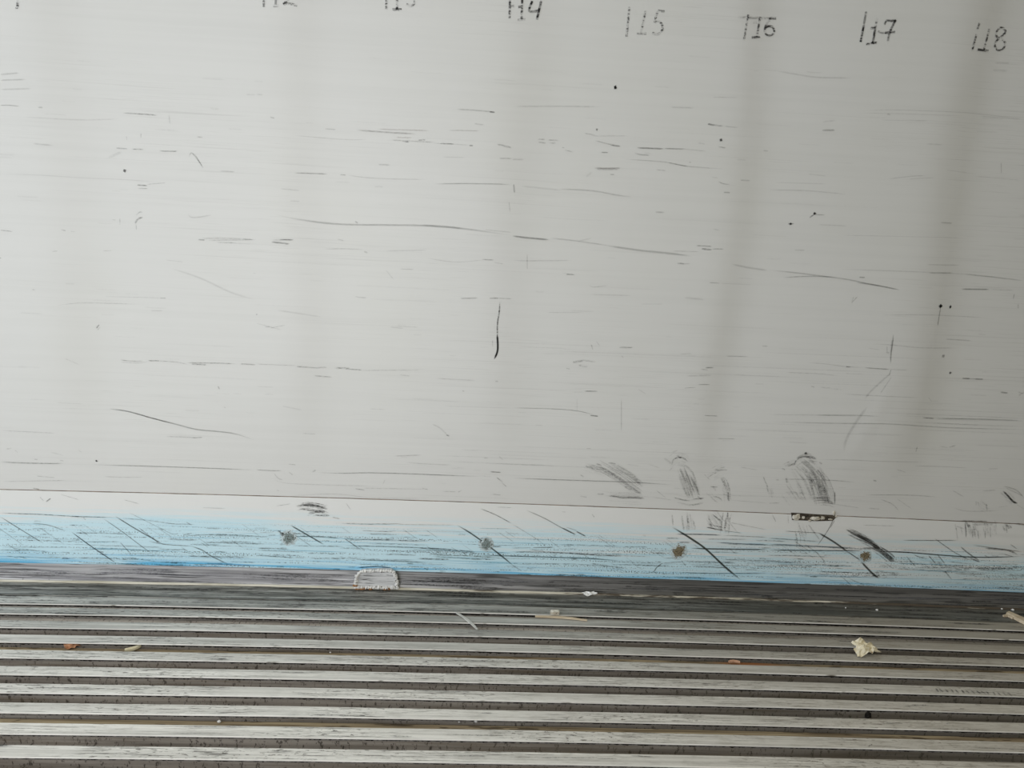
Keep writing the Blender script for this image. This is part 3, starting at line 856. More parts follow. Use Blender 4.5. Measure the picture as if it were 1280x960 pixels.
sm.crop(640, 500, [(5, .35, .4, 0, 38, 200, 44, 330, 55, 430, 80), (7, .7, .4, 390, 77, 432, 81), (5, .5, .5, 960, 77, 1030, 80), (6, .5, .4, 1025, 192, 1120, 194), (5, .4, .5, 370, 242, 395, 242), (7, .8, .35, 0, 390, 160, 396, 400, 404, 600, 411, 810, 424),
                   (22, .35, .6, 370, 330, 440, 340, 520, 380), (30, .30, .65, 430, 330, 530, 390, 650, 470), (26, .35, .6, 490, 315, 580, 370, 660, 430), (10, .8, .6, 420, 318, 450, 328), (10, .85, .6, 480, 314, 520, 318), (8, .6, .7, 385, 340, 450, 350), (16, .4, .7, 560, 430, 650, 470), (10, .65, .7, 425, 470, 460, 470), (12, .65, .7, 480, 478, 560, 490), (9, .85, .5, 540, 490, 610, 488, 665, 492), (6, .4, .6, 720, 450, 770, 490), (9, .4, .7, 340, 480, 375, 486), (8, .5, .6, 340, 372, 360, 385), (5, .3, .5, 570, 320, 640, 330), (7, .3, .6, 680, 320, 740, 340),
                   (14, .4, .7, 760, 290, 800, 320), (10, .85, .7, 800, 325, 805, 300, 835, 285, 865, 295, 880, 310), (9, .9, .5, 825, 280, 845, 290), (22, .42, .6, 835, 370, 870, 460, 890, 490), (14, .6, .5, 865, 375, 890, 440, 905, 492), (12, .5, .5, 895, 380, 920, 440, 935, 480), (14, .30, .6, 855, 320, 900, 360, 930, 460), (9, .8, .6, 805, 486, 850, 498, 890, 504), (10, .7, .6, 900, 496, 960, 490), (10, .6, .7, 925, 480, 950, 498),
                   (9, .6, .7, 980, 385, 1000, 375), (8, .75, .6, 1040, 340, 1065, 335), (7, .8, .5, 990, 433, 1030, 435), (14, .7, .75, 1050, 400, 1075, 440, 1080, 505), (10, .8, .6, 1080, 460, 1085, 508), (8, .7, .7, 1000, 480, 1040, 490, 1050, 508), (10, .5, .8, 1010, 350, 1080, 350), (6, .4, .6, 960, 370, 990, 400), (5, .35, .5, 1085, 500, 1280, 515), (6, .3, .5, 700, 485, 800, 500), (9, .5, .8, 1255, 380, 1280, 440), (6, .35, .6, 1140, 335, 1230, 350)])
sm.crop(960, 500, [(6, .5, .4, 240, 75, 420, 76, 560, 82), (8, .6, .4, 770, 88, 830, 92), (7, .45, .4, 830, 92, 1000, 96, 1280, 105), (7, .5, .4, 0, 108, 320, 116, 620, 120, 900, 138, 1280, 148), (18, .25, .3, 500, 30, 440, 110, 390, 200, 380, 260), (5, .3, .4, 100, 210, 200, 216), (7, .5, .5, 738, 260, 745, 232), (9, .6, .7, 905, 236, 940, 226), (6, .4, .7, 855, 230, 900, 238), (5, .45, .4, 240, 298, 420, 300, 560, 306, 800, 310), (5, .4, .4, 720, 330, 850, 332, 1010, 340), (6, .45, .4, 1100, 344, 1150, 343), (5, .35, .4, 640, 345, 690, 362),
                   (12, .8, .6, 140, 295, 160, 285, 210, 285, 245, 298), (10, .9, .5, 130, 325, 140, 300), (22, .55, .55, 160, 300, 215, 345, 245, 400), (9, .5, .6, 100, 330, 130, 320), (26, .5, .55, 205, 350, 245, 400, 268, 480), (30, .40, .55, 240, 400, 280, 460, 290, 515), (18, .35, .6, 280, 430, 310, 510), (16, .3, .6, 170, 380, 200, 430, 215, 500), (10, .7, .6, 270, 320, 255, 310), (12, .7, .5, 90, 390, 95, 415), (12, .5, .6, 40, 400, 55, 398), (8, .6, .5, 85, 350, 70, 340), (10, .75, .65, 225, 505, 290, 500, 330, 515), (14, .85, .5, 280, 500, 330, 520), (8, .95, .3, 333, 455, 333, 525), (12, .3, .7, 80, 460, 200, 465), (8, .35, .7, 90, 420, 130, 480, 150, 500), (9, .4, .6, 130, 340, 180, 400), (6, .6, .4, 60, 396, 160, 396, 330, 402, 440, 412), (12, .25, .7, 10, 440, 20, 490),
                   (6, .4, .5, 330, 520, 460, 540), (9, .8, .5, 525, 400, 542, 406), (6, .55, .4, 480, 474, 640, 474, 760, 478, 860, 486), (8, .4, .5, 500, 540, 560, 545), (6, .5, .5, 560, 495, 620, 520, 655, 556), (5, .35, .5, 640, 490, 720, 545), (6, .45, .4, 920, 450, 980, 485), (12, .9, .4, BLACK, 1172, 452, 1200, 480, 1225, 508, 1248, 516), (8, .5, .5, 1175, 430, 1240, 450, 1280, 490), (7, .45, .5, 1190, 440, 1270, 478), (8, .6, .6, 1090, 520, 1096, 556), (6, .5, .6, 1040, 505, 1040, 528), (5, .5, .6, 1050, 508, 1052, 526), (6, .4, .5, 920, 536, 1000, 556, 1160, 552), (7, .45, .6, 1070, 455, 1140, 450), (5, .4, .5, 1150, 536, 1200, 530), (6, .35, .5, 1240, 520, 1280, 545), (7, .5, .6, 0, 516, 60, 514), (7, .3, .6, 210, 400, 250, 380)])
sm.dot(1007, 566.5, 2.0, .9, BLACK, .3)
for i, (w_, n_, a_, b_, pts) in enumerate([
        (13, 26, .5, .6, [(745, 580), (770, 595), (803, 620)]), (10, 16, .5, .6, [(762, 578), (785, 592), (806, 608)]), (12, 16, .4, .7, [(730, 582), (750, 588), (768, 596)]),
        (16, 18, .5, .7, [(752, 620), (775, 622), (806, 623)]),
        (11, 26, .6, .6, [(850, 585), (858, 605), (865, 623)]), (8, 16, .6, .6, [(862, 590), (870, 610), (875, 620)]), (20, 22, .55, .75, [(836, 580), (848, 572), (862, 578)]), (12, 12, .5, .7, [(842, 622), (862, 626), (880, 623)]),
        (14, 20, .6, .8, [(902, 596), (908, 610), (910, 627)]), (16, 14, .4, .8, [(885, 596), (898, 588), (908, 584)]), (12, 10, .5, .8, [(886, 610), (896, 622), (903, 626)]),
        (22, 46, .7, .6, [(1000, 575), (1018, 592), (1024, 612), (1029, 629)]), (20, 34, .6, .6, [(1012, 585), (1028, 605), (1036, 630)]), (14, 24, .8, .6, [(994, 577), (1004, 571), (1022, 574)]), (26, 26, .4, .7, [(990, 585), (1000, 605), (1010, 628)]),
        (12, 22, .8, .6, [(1014, 627), (1030, 626), (1044, 629)]), (20, 16, .35, .7, [(982, 610), (990, 622), (998, 630)]), (8, 8, .45, .6, [(962, 607), (965, 620)]), (7, 12, .7, .6, [(980, 583), (988, 580), (996, 576)]),
        (10, 12, .7, .5, [(1252, 612), (1262, 622), (1272, 630)]), (14, 12, .4, .7, [(1222, 628), (1228, 634), (1236, 638)])]):
    sm.smear(pts, w_, n_, a_, b_, GREY, i)
# faint level rubs all over, as a forklift load leaves them
rnd = random.Random(21)
for _ in range(260):
    px = rnd.uniform(-60, 1340)
    py = rnd.uniform(70, 610)
    ln = rnd.choice([12, 20, 30, 50, 90, 150])
    sl = .066 - (py - 35) * 6e-5
    a = rnd.uniform(.03, .12) * (1.3 if ln < 35 else .8)
    sm.stroke([(px, py), (px + ln * .5, py + ln * .5 * sl + rnd.uniform(-.7, .7)), (px + ln, py + ln * sl)], rnd.uniform(1.0, 2.4), a, rnd.uniform(.3, .7), GREY)
for _ in range(130):
    px = rnd.uniform(500, 1300)
    py = rnd.uniform(420, 625)
    ln = rnd.choice([10, 25, 60, 140, 220])
    sm.stroke([(px, py), (px + ln, py + ln * .04)], rnd.uniform(.9, 1.8), rnd.uniform(.05, .2), .5, GREY)
sm.build('scuff_marks', wall)

# --- the band under the joint
bk = Marks(skirt_y, 0.0003, .85)
bk.crop(0, 580, [(6, .8, .6, TEAL, -20, 244, 200, 252, 380, 262, 600, 268), (9, .4, .7, TEAL, 350, 262, 440, 266), (6, .45, .7, TEAL, 600, 270, 740, 282, 890, 302), (6, .75, .3, 0, 262, 100, 325, 220, 398), (5, .4, .4, 0, 325, 60, 365, 120, 410), (6, .6, .4, 160, 296, 240, 305, 330, 335), (7, .95, .2, (.03, .05, .07), 355, 337, 440, 400, 580, 495), (5, .4, .5, 200, 320, 320, 400), (5, .7, .3, 510, 268, 600, 330, 700, 405, 770, 455), (8, .8, .3, 575, 260, 680, 325, 820, 404), (5, .7, .4, 690, 315, 800, 400),
                 (5, .4, .5, 640, 240, 740, 290, 880, 360), (6, .7, .5, 740, 385, 830, 402, 960, 410), (8, .75, .4, 950, 408, 1010, 430, 1060, 462, 1140, 500), (6, .6, .4, 600, 390, 660, 455), (9, .75, .8, 380, 345, 440, 347), (8, .5, .8, 360, 380, 400, 382), (7, .6, .7, TEAL, 430, 388, 600, 388), (8, .55, .8, 915, 355, 960, 345), (8, .6, .7, TEAL, 920, 358, 1100, 352, 1280, 360), (5, .5, .5, 1090, 388, 1260, 390), (8, .5, .8, TEAL, 60, 420, 250, 440), (5, .55, .6, TEAL, 0, 415, 360, 416), (5, .5, .6, TEAL, 340, 432, 600, 425, 850, 440), (6, .55, .7, TEAL, 600, 455, 900, 460, 1280, 460), (8, .5, .8, TEAL, 650, 470, 800, 490), (9, .5, .8, TEAL, 1150, 488, 1280, 492), (8, .65, .5, 230, 190, 255, 170), (5, .5, .6, 200, 165, 220, 185), (6, .45, .5, 930, 290, 960, 306), (5, .35, .5, 620, 178, 700, 200), (5, .3, .5, 300, 150, 400, 180), (5, .3, .5, 1010, 218, 1130, 222), (6, .5, .6, 415, 265, 430, 280), (7, .6, .6, (.02, .12, .3), 310, 470, 380, 472), (7, .7, .5, (.02, .15, .35), 1020, 500, 1280, 508)])
bk.crop(320, 580, [(12, .9, .65, 200, 210, 250, 204, 300, 208, 360, 226), (12, .75, .75, 215, 222, 300, 235, 350, 240), (9, .7, .7, 260, 245, 330, 238), (10, .6, .8, 290, 255, 370, 258), (6, .5, .6, 380, 265, 420, 274), (5, .35, .5, 100, 210, 175, 198), (22, .7, .85, 120, 345, 190, 385), (26, .6, .85, 130, 375, 200, 370), (10, .7, .7, 105, 330, 180, 375), (9, .95, .25, (.03, .05, .05), 170, 304, 250, 350, 340, 402), (9, .85, .6, (.07, .10, .09), 195, 362, 300, 362, 420, 370), (10, .6, .75, (.07, .10, .09), 420, 372, 600, 378, 700, 372), (6, .6, .5, 440, 370, 510, 420), (8, .6, .7, 420, 295, 560, 300, 740, 298), (6, .35, .6, 700, 302, 1000, 305), (8, .6, .8, TEAL, 180, 408, 440, 412), (8, .8, .6, TEAL, 440, 408, 640, 412, 860, 420, 1010, 428), (10, .7, .8, TEAL, 850, 420, 1100, 438), (8, .8, .5, TEAL, 500, 478, 700, 485, 860, 492), (6, .5, .6, TEAL, 0, 430, 240, 440), (9, .7, .7, (.06, .10, .09), 880, 455, 1050, 458, 1220, 468), (9, .6, .8, (.06, .10, .09), 880, 462, 1200, 478),
                   (10, .95, .2, (.03, .05, .05), 1005, 305, 1080, 350, 1190, 430, 1290, 510), (28, .65, .8, (.07, .10, .10), 1115, 385, 1185, 405), (18, .6, .85, 1120, 370, 1180, 395), (7, .9, .4, 1120, 410, 1230, 413), (5, .7, .4, 1110, 405, 1140, 415), (6, .7, .4, 1120, 222, 1200, 255, 1280, 298), (5, .5, .6, TEAL, 1115, 322, 1280, 324), (6, .35, .6, TEAL, 1200, 215, 1280, 218), (5, .4, .4, 1210, 340, 1290, 390), (5, .4, .5, 740, 330, 800, 370), (9, .7, .7, TEAL, 0, 455, 200, 470), (10, .9, .4, (.02, .08, .14), 500, 520, 600, 512, 690, 522), (8, .7, .5, TEAL, 840, 518, 860, 530), (5, .5, .5, 850, 410, 930, 450), (6, .3, .7, 450, 195, 475, 230)])
bk.crop(640, 580, [(6, .6, .3, 70, 230, 160, 270, 250, 320, 320, 356), (9, .8, .3, 250, 318, 320, 354), (5, .4, .4, 270, 315, 330, 335), (9, .85, .3, 320, 336, 370, 362), (5, .4, .5, 0, 300, 100, 360, 170, 410), (5, .4, .5, 185, 380, 240, 420), (7, .8, .5, 100, 418, 210, 416), (6, .5, .6, 0, 420, 100, 418), (9, .8, .35, TEAL, -200, 455, 0, 460, 200, 466, 420, 474, 560, 488), (6, .7, .6, 0, 438, 200, 440, 500, 460), (9, .6, .8, 130, 440, 560, 462), (10, .55, .85, 380, 495, 560, 520), (7, .55, .8, TEAL, 0, 500, 300, 500, 580, 520), (6, .6, .5, 0, 505, 45, 532),
                   (13, 1, .08, (.04, .045, .035), 800, 314, 950, 410, 1060, 510, 1145, 580), (8, .9, .4, (.03, .06, .08), 815, 350, 960, 352, 1050, 356), (6, .6, .5, TEAL, 1050, 356, 1280, 366), (9, .7, .6, (.03, .05, .06), 835, 391, 890, 393), (10, .95, .25, (.06, .06, .05), 890, 420, 1000, 424, 1280, 428), (7, .85, .4, (.02, .10, .16), 1020, 392, 1140, 398, 1280, 402), (6, .6, .6, TEAL, 970, 375, 1180, 376), (8, .85, .35, 970, 315, 1060, 333), (5, .6, .4, 1060, 333, 1150, 345), (6, .6, .6, 870, 488, 1120, 496), (9, .6, .85, 850, 484, 1130, 492), (6, .75, .5, 900, 510, 1080, 518), (7, .8, .5, TEAL, 830, 542, 1000, 546, 1280, 546), (7, .8, .4, 705, 546, 725, 515, 755, 494), (5, .7, .5, 755, 494, 860, 488), (6, .5, .5, 845, 480, 870, 510),
                   (10, .35, .7, 800, 250, 805, 310), (12, .45, .8, 875, 240, 885, 330), (14, .4, .8, 980, 250, 1000, 320), (10, .55, .7, 1000, 250, 1050, 290), (10, .5, .8, 1080, 240, 1060, 330), (8, .6, .6, 1078, 238, 1080, 290), (8, .5, .7, 985, 300, 1060, 320), (5, .35, .5, 1080, 290, 1280, 330), (6, .3, .6, 1085, 290, 1130, 345), (6, .4, .6, 400, 250, 412, 266), (7, .4, .8, 650, 355, 670, 360), (7, .5, .7, 550, 413, 680, 414), (7, .5, .8, 760, 470, 820, 470), (6, .5, .7, 250, 238, 270, 240)])
bk.crop(960, 580, [(12, .95, .12, (.05, .05, .045), 250, 342, 330, 390, 400, 440), (7, .9, .25, 400, 440, 460, 480), (13, 1, .15, (.045, .045, .04), 465, 488, 520, 545, 555, 572), (13, .8, .2, (.09, .09, .08), 388, 326, 430, 348, 500, 385), (26, .9, .25, (.09, .088, .08), 440, 350, 500, 385, 560, 425), (28, .85, .3, (.09, .088, .08), 520, 400, 580, 450, 632, 488), (7, .9, .3, (.05, .05, .045), 470, 420, 560, 420), (9, .9, .3, (.04, .055, .06), 0, 430, 200, 432, 480, 434), (9, .95, .2, (.045, .045, .04), 510, 434, 700, 442, 900, 458, 1060, 466, 1280, 462), (9, .85, .4, (.03, .08, .11), 0, 400, 200, 410, 440, 420),
                   (8, .6, .5, TEAL, 0, 370, 260, 388), (6, .7, .4, 330, 270, 300, 330, 245, 410), (5, .6, .5, 335, 280, 310, 320), (12, .35, .8, 150, 290, 175, 370), (10, .4, .8, 200, 300, 260, 380), (6, .35, .7, 100, 250, 102, 300), (6, .4, .6, 20, 250, 40, 290), (5, .7, .4, 80, 335, 260, 345), (6, .8, .35, 670, 381, 840, 382, 950, 381), (5, .35, .5, 470, 305, 640, 310), (6, .7, .35, 830, 370, 930, 440, 1010, 480), (9, .7, .4, 960, 410, 1000, 445, 1060, 485), (6, .6, .4, 1020, 405, 1280, 440), (12, .7, .5, 1080, 420, 1200, 432, 1250, 455), (10, .7, .5, 1010, 470, 1060, 490), (7, .6, .4, 800, 455, 840, 500), (7, .6, .4, 845, 450, 885, 500), (7, .55, .4, 690, 460, 740, 515), (7, .55, .5, 730, 455, 790, 475), (6, .5, .5, 1180, 450, 1230, 465), (6, .6, .5, 1210, 400, 1245, 425), (8, .5, .7, 1080, 455, 1110, 470),
                   (9, .6, .85, 30, 505, 300, 505), (8, .55, .85, 200, 500, 420, 510), (11, .55, .85, 730, 515, 1060, 520), (12, .6, .85, 1020, 520, 1280, 520), (9, .5, .85, 460, 560, 700, 555), (9, .5, .85, 930, 575, 1280, 575), (8, .6, .6, 880, 530, 920, 580), (6, .6, .6, 1090, 555, 1110, 575), (6, .6, .6, 240, 440, 290, 495), (6, .5, .8, 0, 550, 360, 552), (5, .5, .6, 400, 570, 480, 605), (6, .4, .6, 350, 545, 420, 610),
                   (16, .55, .7, 985, 285, 1010, 320), (6, .7, .6, 985, 290, 990, 370), (5, .55, .6, 1020, 320, 1022, 372), (5, .5, .6, 1050, 330, 1052, 376), (5, .5, .6, 1085, 330, 1085, 375), (5, .5, .6, 1110, 310, 1112, 370), (22, .35, .75, 1020, 300, 1130, 300), (8, .7, .6, 955, 284, 1100, 286), (14, .5, .7, 1180, 300, 1220, 320), (6, .6, .6, 1190, 310, 1195, 345), (14, .6, .7, 1240, 298, 1285, 305), (9, .35, .8, 940, 310, 980, 325)])
for i, (w_, n_, a_, b_, pts) in enumerate([
        (10, 26, .8, .7, [(371, 634), (385, 632), (410, 636)]), (8, 14, .7, .75, [(384, 643), (398, 640), (412, 644)]), (18, 30, .6, .8, [(349, 672), (361, 672), (371, 673)]), (14, 26, .6, .8, [(598, 678), (608, 679), (619, 681)]),
        (16, 18, .5, .7, [(858, 642), (860, 655), (862, 664)]), (20, 20, .5, .75, [(888, 642), (896, 652), (906, 662)]), (14, 18, .5, .75, [(908, 640), (906, 655), (905, 668)]),
        (30, 26, .5, .7, [(1206, 652), (1208, 660), (1210, 674)]), (34, 24, .35, .75, [(1228, 652), (1230, 662), (1232, 672)]), (14, 14, .5, .7, [(1256, 655), (1260, 662)]), (20, 16, .4, .8, [(1000, 655), (1004, 668), (1005, 680)]),
        (11, 30, .8, .5, [(1058, 663), (1080, 674), (1100, 684)]), (11, 24, .8, .5, [(1090, 682), (1105, 692), (1117, 702)]), (14, 30, .5, .8, [(1140, 706), (1180, 708), (1225, 711)]), (14, 30, .5, .8, [(1215, 708), (1250, 710), (1280, 711)])]):
    bk.smear(pts, w_, n_, a_, b_, GREY, 50 + i)
for _ in range(240):                # rows of dirt dotted into the pebbled face
    px = rnd.uniform(-40, 1300)
    t = rnd.random() ** .7
    ytop, ybot = 611 + px * .0325, 703 + px * .0285
    py = ytop + (ybot - ytop) * (.35 + .63 * t)
    ln = rnd.choice([10, 18, 40, 80])
    bk.stroke([(px, py), (px + ln * .5, py + ln * .014 + rnd.uniform(-.6, .6)), (px + ln, py + ln * .03)], rnd.uniform(1.0, 3.0), rnd.uniform(.25, .7), rnd.uniform(.65, .95), rnd.choice([TEAL, GREY, GREY]))
for _ in range(46):                 # short slanting gouges
    px = rnd.uniform(-20, 1290)
    ytop, ybot = 611 + px * .0325, 703 + px * .0285
    py = ytop + (ybot - ytop) * rnd.uniform(.35, .8)
    ln = rnd.uniform(6, 26)
    bk.stroke([(px, py), (px + ln, py + ln * .68)], rnd.uniform(.9, 1.5), rnd.uniform(.2, .5), .45, GREY)
bk.build('scuff_marks', skirt)


# --- grime on the base rail
def rail_y(x, z):
    z = z - camber(x)
    for (y0, z0), (y1, z1) in (((-.0015, .0517), (-.003, .03)), ((-.003, .03), (-.0075, .01)), ((-.0075, .01), (-.013, .002))):
        if z >= z1:
            return y0 + (y1 - y0) * min(1, max(0, (z0 - z) / (z0 - z1)))
    return -.013


rk = Marks(rail_y, 0.0005, .9)
for i in range(190):
    px = rnd.uniform(-40, 1310)
    t = rnd.random()
    ytop, ybot = 705 + px * .0275, 724 + px * .031
    py = ytop + (ybot - ytop) * (.06 + .84 * t)
    ln = rnd.choice([8, 16, 30, 60, 120])
    rk.stroke([(px, py), (px + ln * .5, py + ln * .015 + rnd.uniform(-.5, .5)), (px + ln, py + ln * .03)], rnd.uniform(1.0, 3.2), rnd.uniform(.15, .6) * (.45 if px < 440 else 1), rnd.uniform(.4, .8), rnd.choice([GREY, BLACK, (.10, .11, .14)]))
rk.smear([(110, 715), (160, 714), (235, 716)], 7, 26, .5, .6, (.09, .10, .13), 81)
rk.smear([(20, 712), (60, 716), (110, 717)], 6, 18, .45, .6, (.09, .10, .13), 82)
rk.smear([(300, 718), (380, 722), (440, 724)], 8, 30, .5, .6, GREY, 83)
rk.smear([(505, 722), (560, 724), (620, 728)], 9, 34, .5, .6, GREY, 84)
for i in range(26):
    px = rnd.uniform(0, 460)
    py = 722 + px * .031
    rk.stroke([(px, py), (px + rnd.uniform(-1, 1), py + rnd.uniform(1.5, 4))], 1.2, .7, .3, BLACK)
rk.build('grime_marks', rail)


# --- scratches and grime on the ribs and edge plate
class FloorMarks(Marks):
    def line(self, pts, wd, a, br, tint=BLACK):
        """pts (x, y) on the floor, wd in metres"""
        n = len(pts)
        o = len(self.V)
        lift = .0016 + .00001 * (self.k % 40)
        self.k += 1
        for i, p in enumerate(pts):
            q0, q1 = Vector(pts[max(0, i - 1)]), Vector(pts[min(n - 1, i + 1)])
            d = (q1 - q0).normalized()
            nn = Vector((-d.y, d.x))
            t = i / (n - 1)
            e = min(1, t / .2, (1 - t) / .2)
            for s_, al in ((-1, 0), (-.4, 1), (.4, 1), (1, 0)):
                q = Vector(p) + nn * wd * .5 * (.4 + .6 * e) * s_
                self.V.append((q.x, q.y, camber(q.x) + lift))
                self.A.append(a * al * e)
                self.B.append(br)
                self.C.append((*tint, 1))
        for i in range(n - 1):
            for s_ in range(3):
                b = o + i * 4 + s_
                self.F.append((b, b + 1, b + 5, b + 4))


fk = FloorMarks(None)
fr = random.Random(77)
for b in range(0, 16):
    yf = -(YA + b * PIT)
    for _ in range(44):
        x = fr.uniform(2.4, 6.4)
        cl = mnoise.noise(Vector((x * 1.3, b * 1.9, 4)))
        if cl < fr.uniform(-.5, .35):
            continue
        y = yf + TOPW * fr.uniform(.10, .92)
        ln = fr.choice([.015, .03, .05, .09, .16])
        dy = fr.uniform(-.0022, .0022)
        if fr.random() < .12:
            ln, dy = fr.uniform(.01, .03), fr.uniform(-.012, .012)
        P = [(x + ln * t, min(yf + TOPW - .001, max(yf + .001, y + dy * t + fr.uniform(-.0006, .0006)))) for t in (0, .2, .4, .6, .8, 1)]
        fk.line(P, fr.uniform(.0014, .0042), fr.uniform(.3, .85), fr.uniform(.35, .75), fr.choice([BLACK, GREY, (.06, .065, .05)]))
for _ in range(330):                # the edge plate and first rib are the dirtiest
    x = fr.uniform(2.4, 6.4)
    t = fr.random()
    y = fr.choice([-.0945 + fr.gauss(0, .0025), -.030 - .055 * t, -.104 - .034 * t, -.024 - .03 * t])
    y = max(-.0935, min(-.023, y)) if y > -.0965 else max(-.139, min(-.1005, y))
    ln = fr.choice([.02, .04, .08, .16, .25])
    P = [(x + ln * q, y + fr.uniform(-.0004, .0004)) for q in (0, .2, .4, .6, .8, 1)]
    fk.line(P, fr.uniform(.002, .007), fr.uniform(.25, .8), fr.uniform(.4, .8), fr.choice([BLACK, BLACK, GREY]))
for i in range(15):                 # a row of slanting rubber rubs on one rib at the right
    p = on_floor(1168 + i * 6.5 + fr.uniform(-2, 2), 861 + i * .35)
    q = on_floor(1172 + i * 6.5 + fr.uniform(-1, 3), 866 + i * .35)
    fk.line([(p.x + (q.x - p.x) * t, p.y + (q.y - p.y) * t) for t in (0, .25, .5, .75, 1)], .006, .6 if i else .9, .5, BLACK)
fk.build('scratch_marks', floor)


# ------------------------------------------------------------------ fixtures on the band and rail
def dome(name, px, py, rpx, mat, parent, label):
    x, z = on_wall(px, py, -0.0050)
    r = rpx * 0.00225
    V, Fc = [(0, -0.0016, 0)], []
    N, R = 28, 6
    for k in range(1, R + 1):
        for i in range(N):
            a = 2 * math.pi * i / N
            rr = r * k / R * (1 + (.16 * mnoise.noise(Vector((math.cos(a) * 2.5, math.sin(a) * 2.5, px)))) + (.10 * mnoise.noise(Vector((math.cos(a) * 9, math.sin(a) * 9, px))) if k == R else 0))
            V.append((rr * math.cos(a), -0.0016 * (1 - (k / R) ** 2) - (.0 if k == R else .0004 * mnoise.noise(Vector((rr * 400, a * 9, 1)))), rr * math.sin(a)))
    for i in range(N):
        Fc.append((0, 1 + i, 1 + (i + 1) % N))
    for k in range(R - 1):
        for i in range(N):
            a, b = 1 + k * N + i, 1 + k * N + (i + 1) % N
            Fc.append((a, a + N, b + N, b))
    o = obj(name, V, Fc, mat, parent=parent, smooth=True)
    at = o.data.attributes.new('al', 'FLOAT', 'POINT')
    at.data.foreach_set('value', [1.0] + [1 - k / R for k in range(1, R + 1) for _ in range(N)])
    o.location = (x, -0.0051, z)
    return tag(o, label)


dome('rivet_cap', 848, 689, 12.5, M['worns'], skirt, 'round brown worn rivet spot')
dome('rivet_cap', 1081.5, 695, 10.0, M['worns'], skirt, 'brown worn rivet spot beside a dark smear')
dome('rivet_cap', 607.5, 680, 10.5, M['wornsg'], skirt, 'grey worn rivet spot crossed by a gouge')
dome('rivet_cap', 361, 672, 11, M['wornsg'], skirt, 'faint grey worn rivet spot')


def rough_lump(bm, c, r, seed, sq=(1, 1, 1), sub=2, amp=.35):
    m = bmesh.ops.create_icosphere(bm, subdivisions=sub, radius=1.0)
    for v in m['verts']:
        k = 1 + amp * mnoise.noise(v.co * 1.8 + Vector((seed, seed * .7, 0)))
        v.co = Vector((v.co.x * r * sq[0] * k + c[0], v.co.y * r * sq[1] * k + c[1], v.co.z * r * sq[2] * k + c[2]))


def from_bm(name, bm, mat, parent=None, smooth=False):
    me = bpy.data.meshes.new(name)
    bm.to_mesh(me)
    bm.free()
    me.materials.append(mat)
    if smooth:
        me.polygons.foreach_set('use_smooth', [True] * len(me.polygons))
    o = bpy.data.objects.new(name, me)
    COL.objects.link(o)
    if parent:
        o.parent = parent
    return o


def empty(name, loc, label, cat, group=None):
    o = bpy.data.objects.new(name, None)
    o.empty_display_size = .02
    COL.objects.link(o)
    o.location = loc
    return tag(o, label, cat, group)


# sealed patch set in the base rail
RY = -0.0225
pc = Vector((on_wall(470, 735, RY)[0], RY, on_wall(470, 735, RY)[1]))
pt = empty('sealed_patch', pc, 'small grey patch plate with lumpy white sealant on the base rail', 'patch')
outl = [(444.5, 734), (445, 727), (446.5, 719.5), (451, 714.5), (460, 713.6), (470, 713.3), (480, 713.2), (489, 713.6), (493.5, 717), (495.5, 724), (496.5, 734.5)]
OL = [Vector((on_wall(a, b, RY)[0] - pc.x, 0, on_wall(a, b, RY)[1] - pc.z)) for a, b in outl]
n = len(OL)
V = [(p.x, 0.0, p.z) for p in OL] + [(p.x, 0.019, p.z) for p in OL]
Fc = [tuple(range(n)), tuple(range(2 * n - 1, n - 1, -1))] + [(i, n + i, n + (i + 1) % n, (i + 1) % n) for i in range(n)]
obj('plate', V, Fc, M['patch'], parent=pt)
bm = bmesh.new()
path = crom([(p.x, p.z) for p in OL], .006)
path += crom([(OL[-1].x, OL[-1].z), (OL[0].x, OL[0].z)], .006)
for i, (a, b) in enumerate(path):
    rough_lump(bm, (a, -0.0015, b), .0052 + .0034 * mnoise.noise(Vector((i * .9, 3, 1))), i * 1.7, (1.2, .8, 1.0), 1, .5)
from_bm('sealant_bead', bm, M['caulk'], pt)
for i, (a, b) in enumerate([(447, 735.5), (452, 736), (456.5, 735), (463, 735.6), (481, 735.6), (486, 735.2), (444, 731.5)]):
    x, z = on_wall(a, b, RY)
    bm = bmesh.new()
    rough_lump(bm, (x - pc.x, -0.002, z - pc.z), .0055, i * 3.1, (1.4, .6, .8), 2, .6)
    from_bm('rust_lump', bm, M['rust'], pt)

# torn place in the joint, foam showing through
tx, tz = on_wall(1018, 646, -0.0075)
torn = []
Y = -0.0056
for a, b in [(989, 641), (1000, 641.5), (1020, 643), (1043, 644), (1046, 646), (1041, 651), (1022, 651.5), (1012, 651), (1001, 650.5), (990, 650)]:
    x, z = on_wall(a, b, Y)
    torn.append((x, z))
V = [(x, Y, z) for x, z in torn] + [(x, 0.0, z) for x, z in torn]
n = len(torn)
Fc = [tuple(range(n)), tuple(range(2 * n - 1, n - 1, -1))] + [(i, n + i, n + (i + 1) % n, (i + 1) % n) for i in range(n)]
tg = obj('torn_gap', V, Fc, M['dark'], parent=skirt)
bm = bmesh.new()
for i, (a, b, r, sx_, sz_) in enumerate([(995.5, 646, .0115, 1.05, .8), (1004, 646.8, .005, .9, .9), (1019, 648.0, .0098, 1.6, .62), (1028, 647.5, .0062, 1.1, .85), (1012, 650.6, .0045, 1.3, .7), (1038, 649, .005, 1.5, .5), (1042.5, 641.5, .0058, .7, 1.2), (1045, 645.5, .004, .9, .8)]):
    x, z = on_wall(a, b, Y)
    rough_lump(bm, (x, Y - .001, z), r, i * 2.3, (sx_, .5, sz_), 2, .55)
tag(from_bm('foam', bm, M['foam'], tg), 'pale foam showing in the tear')


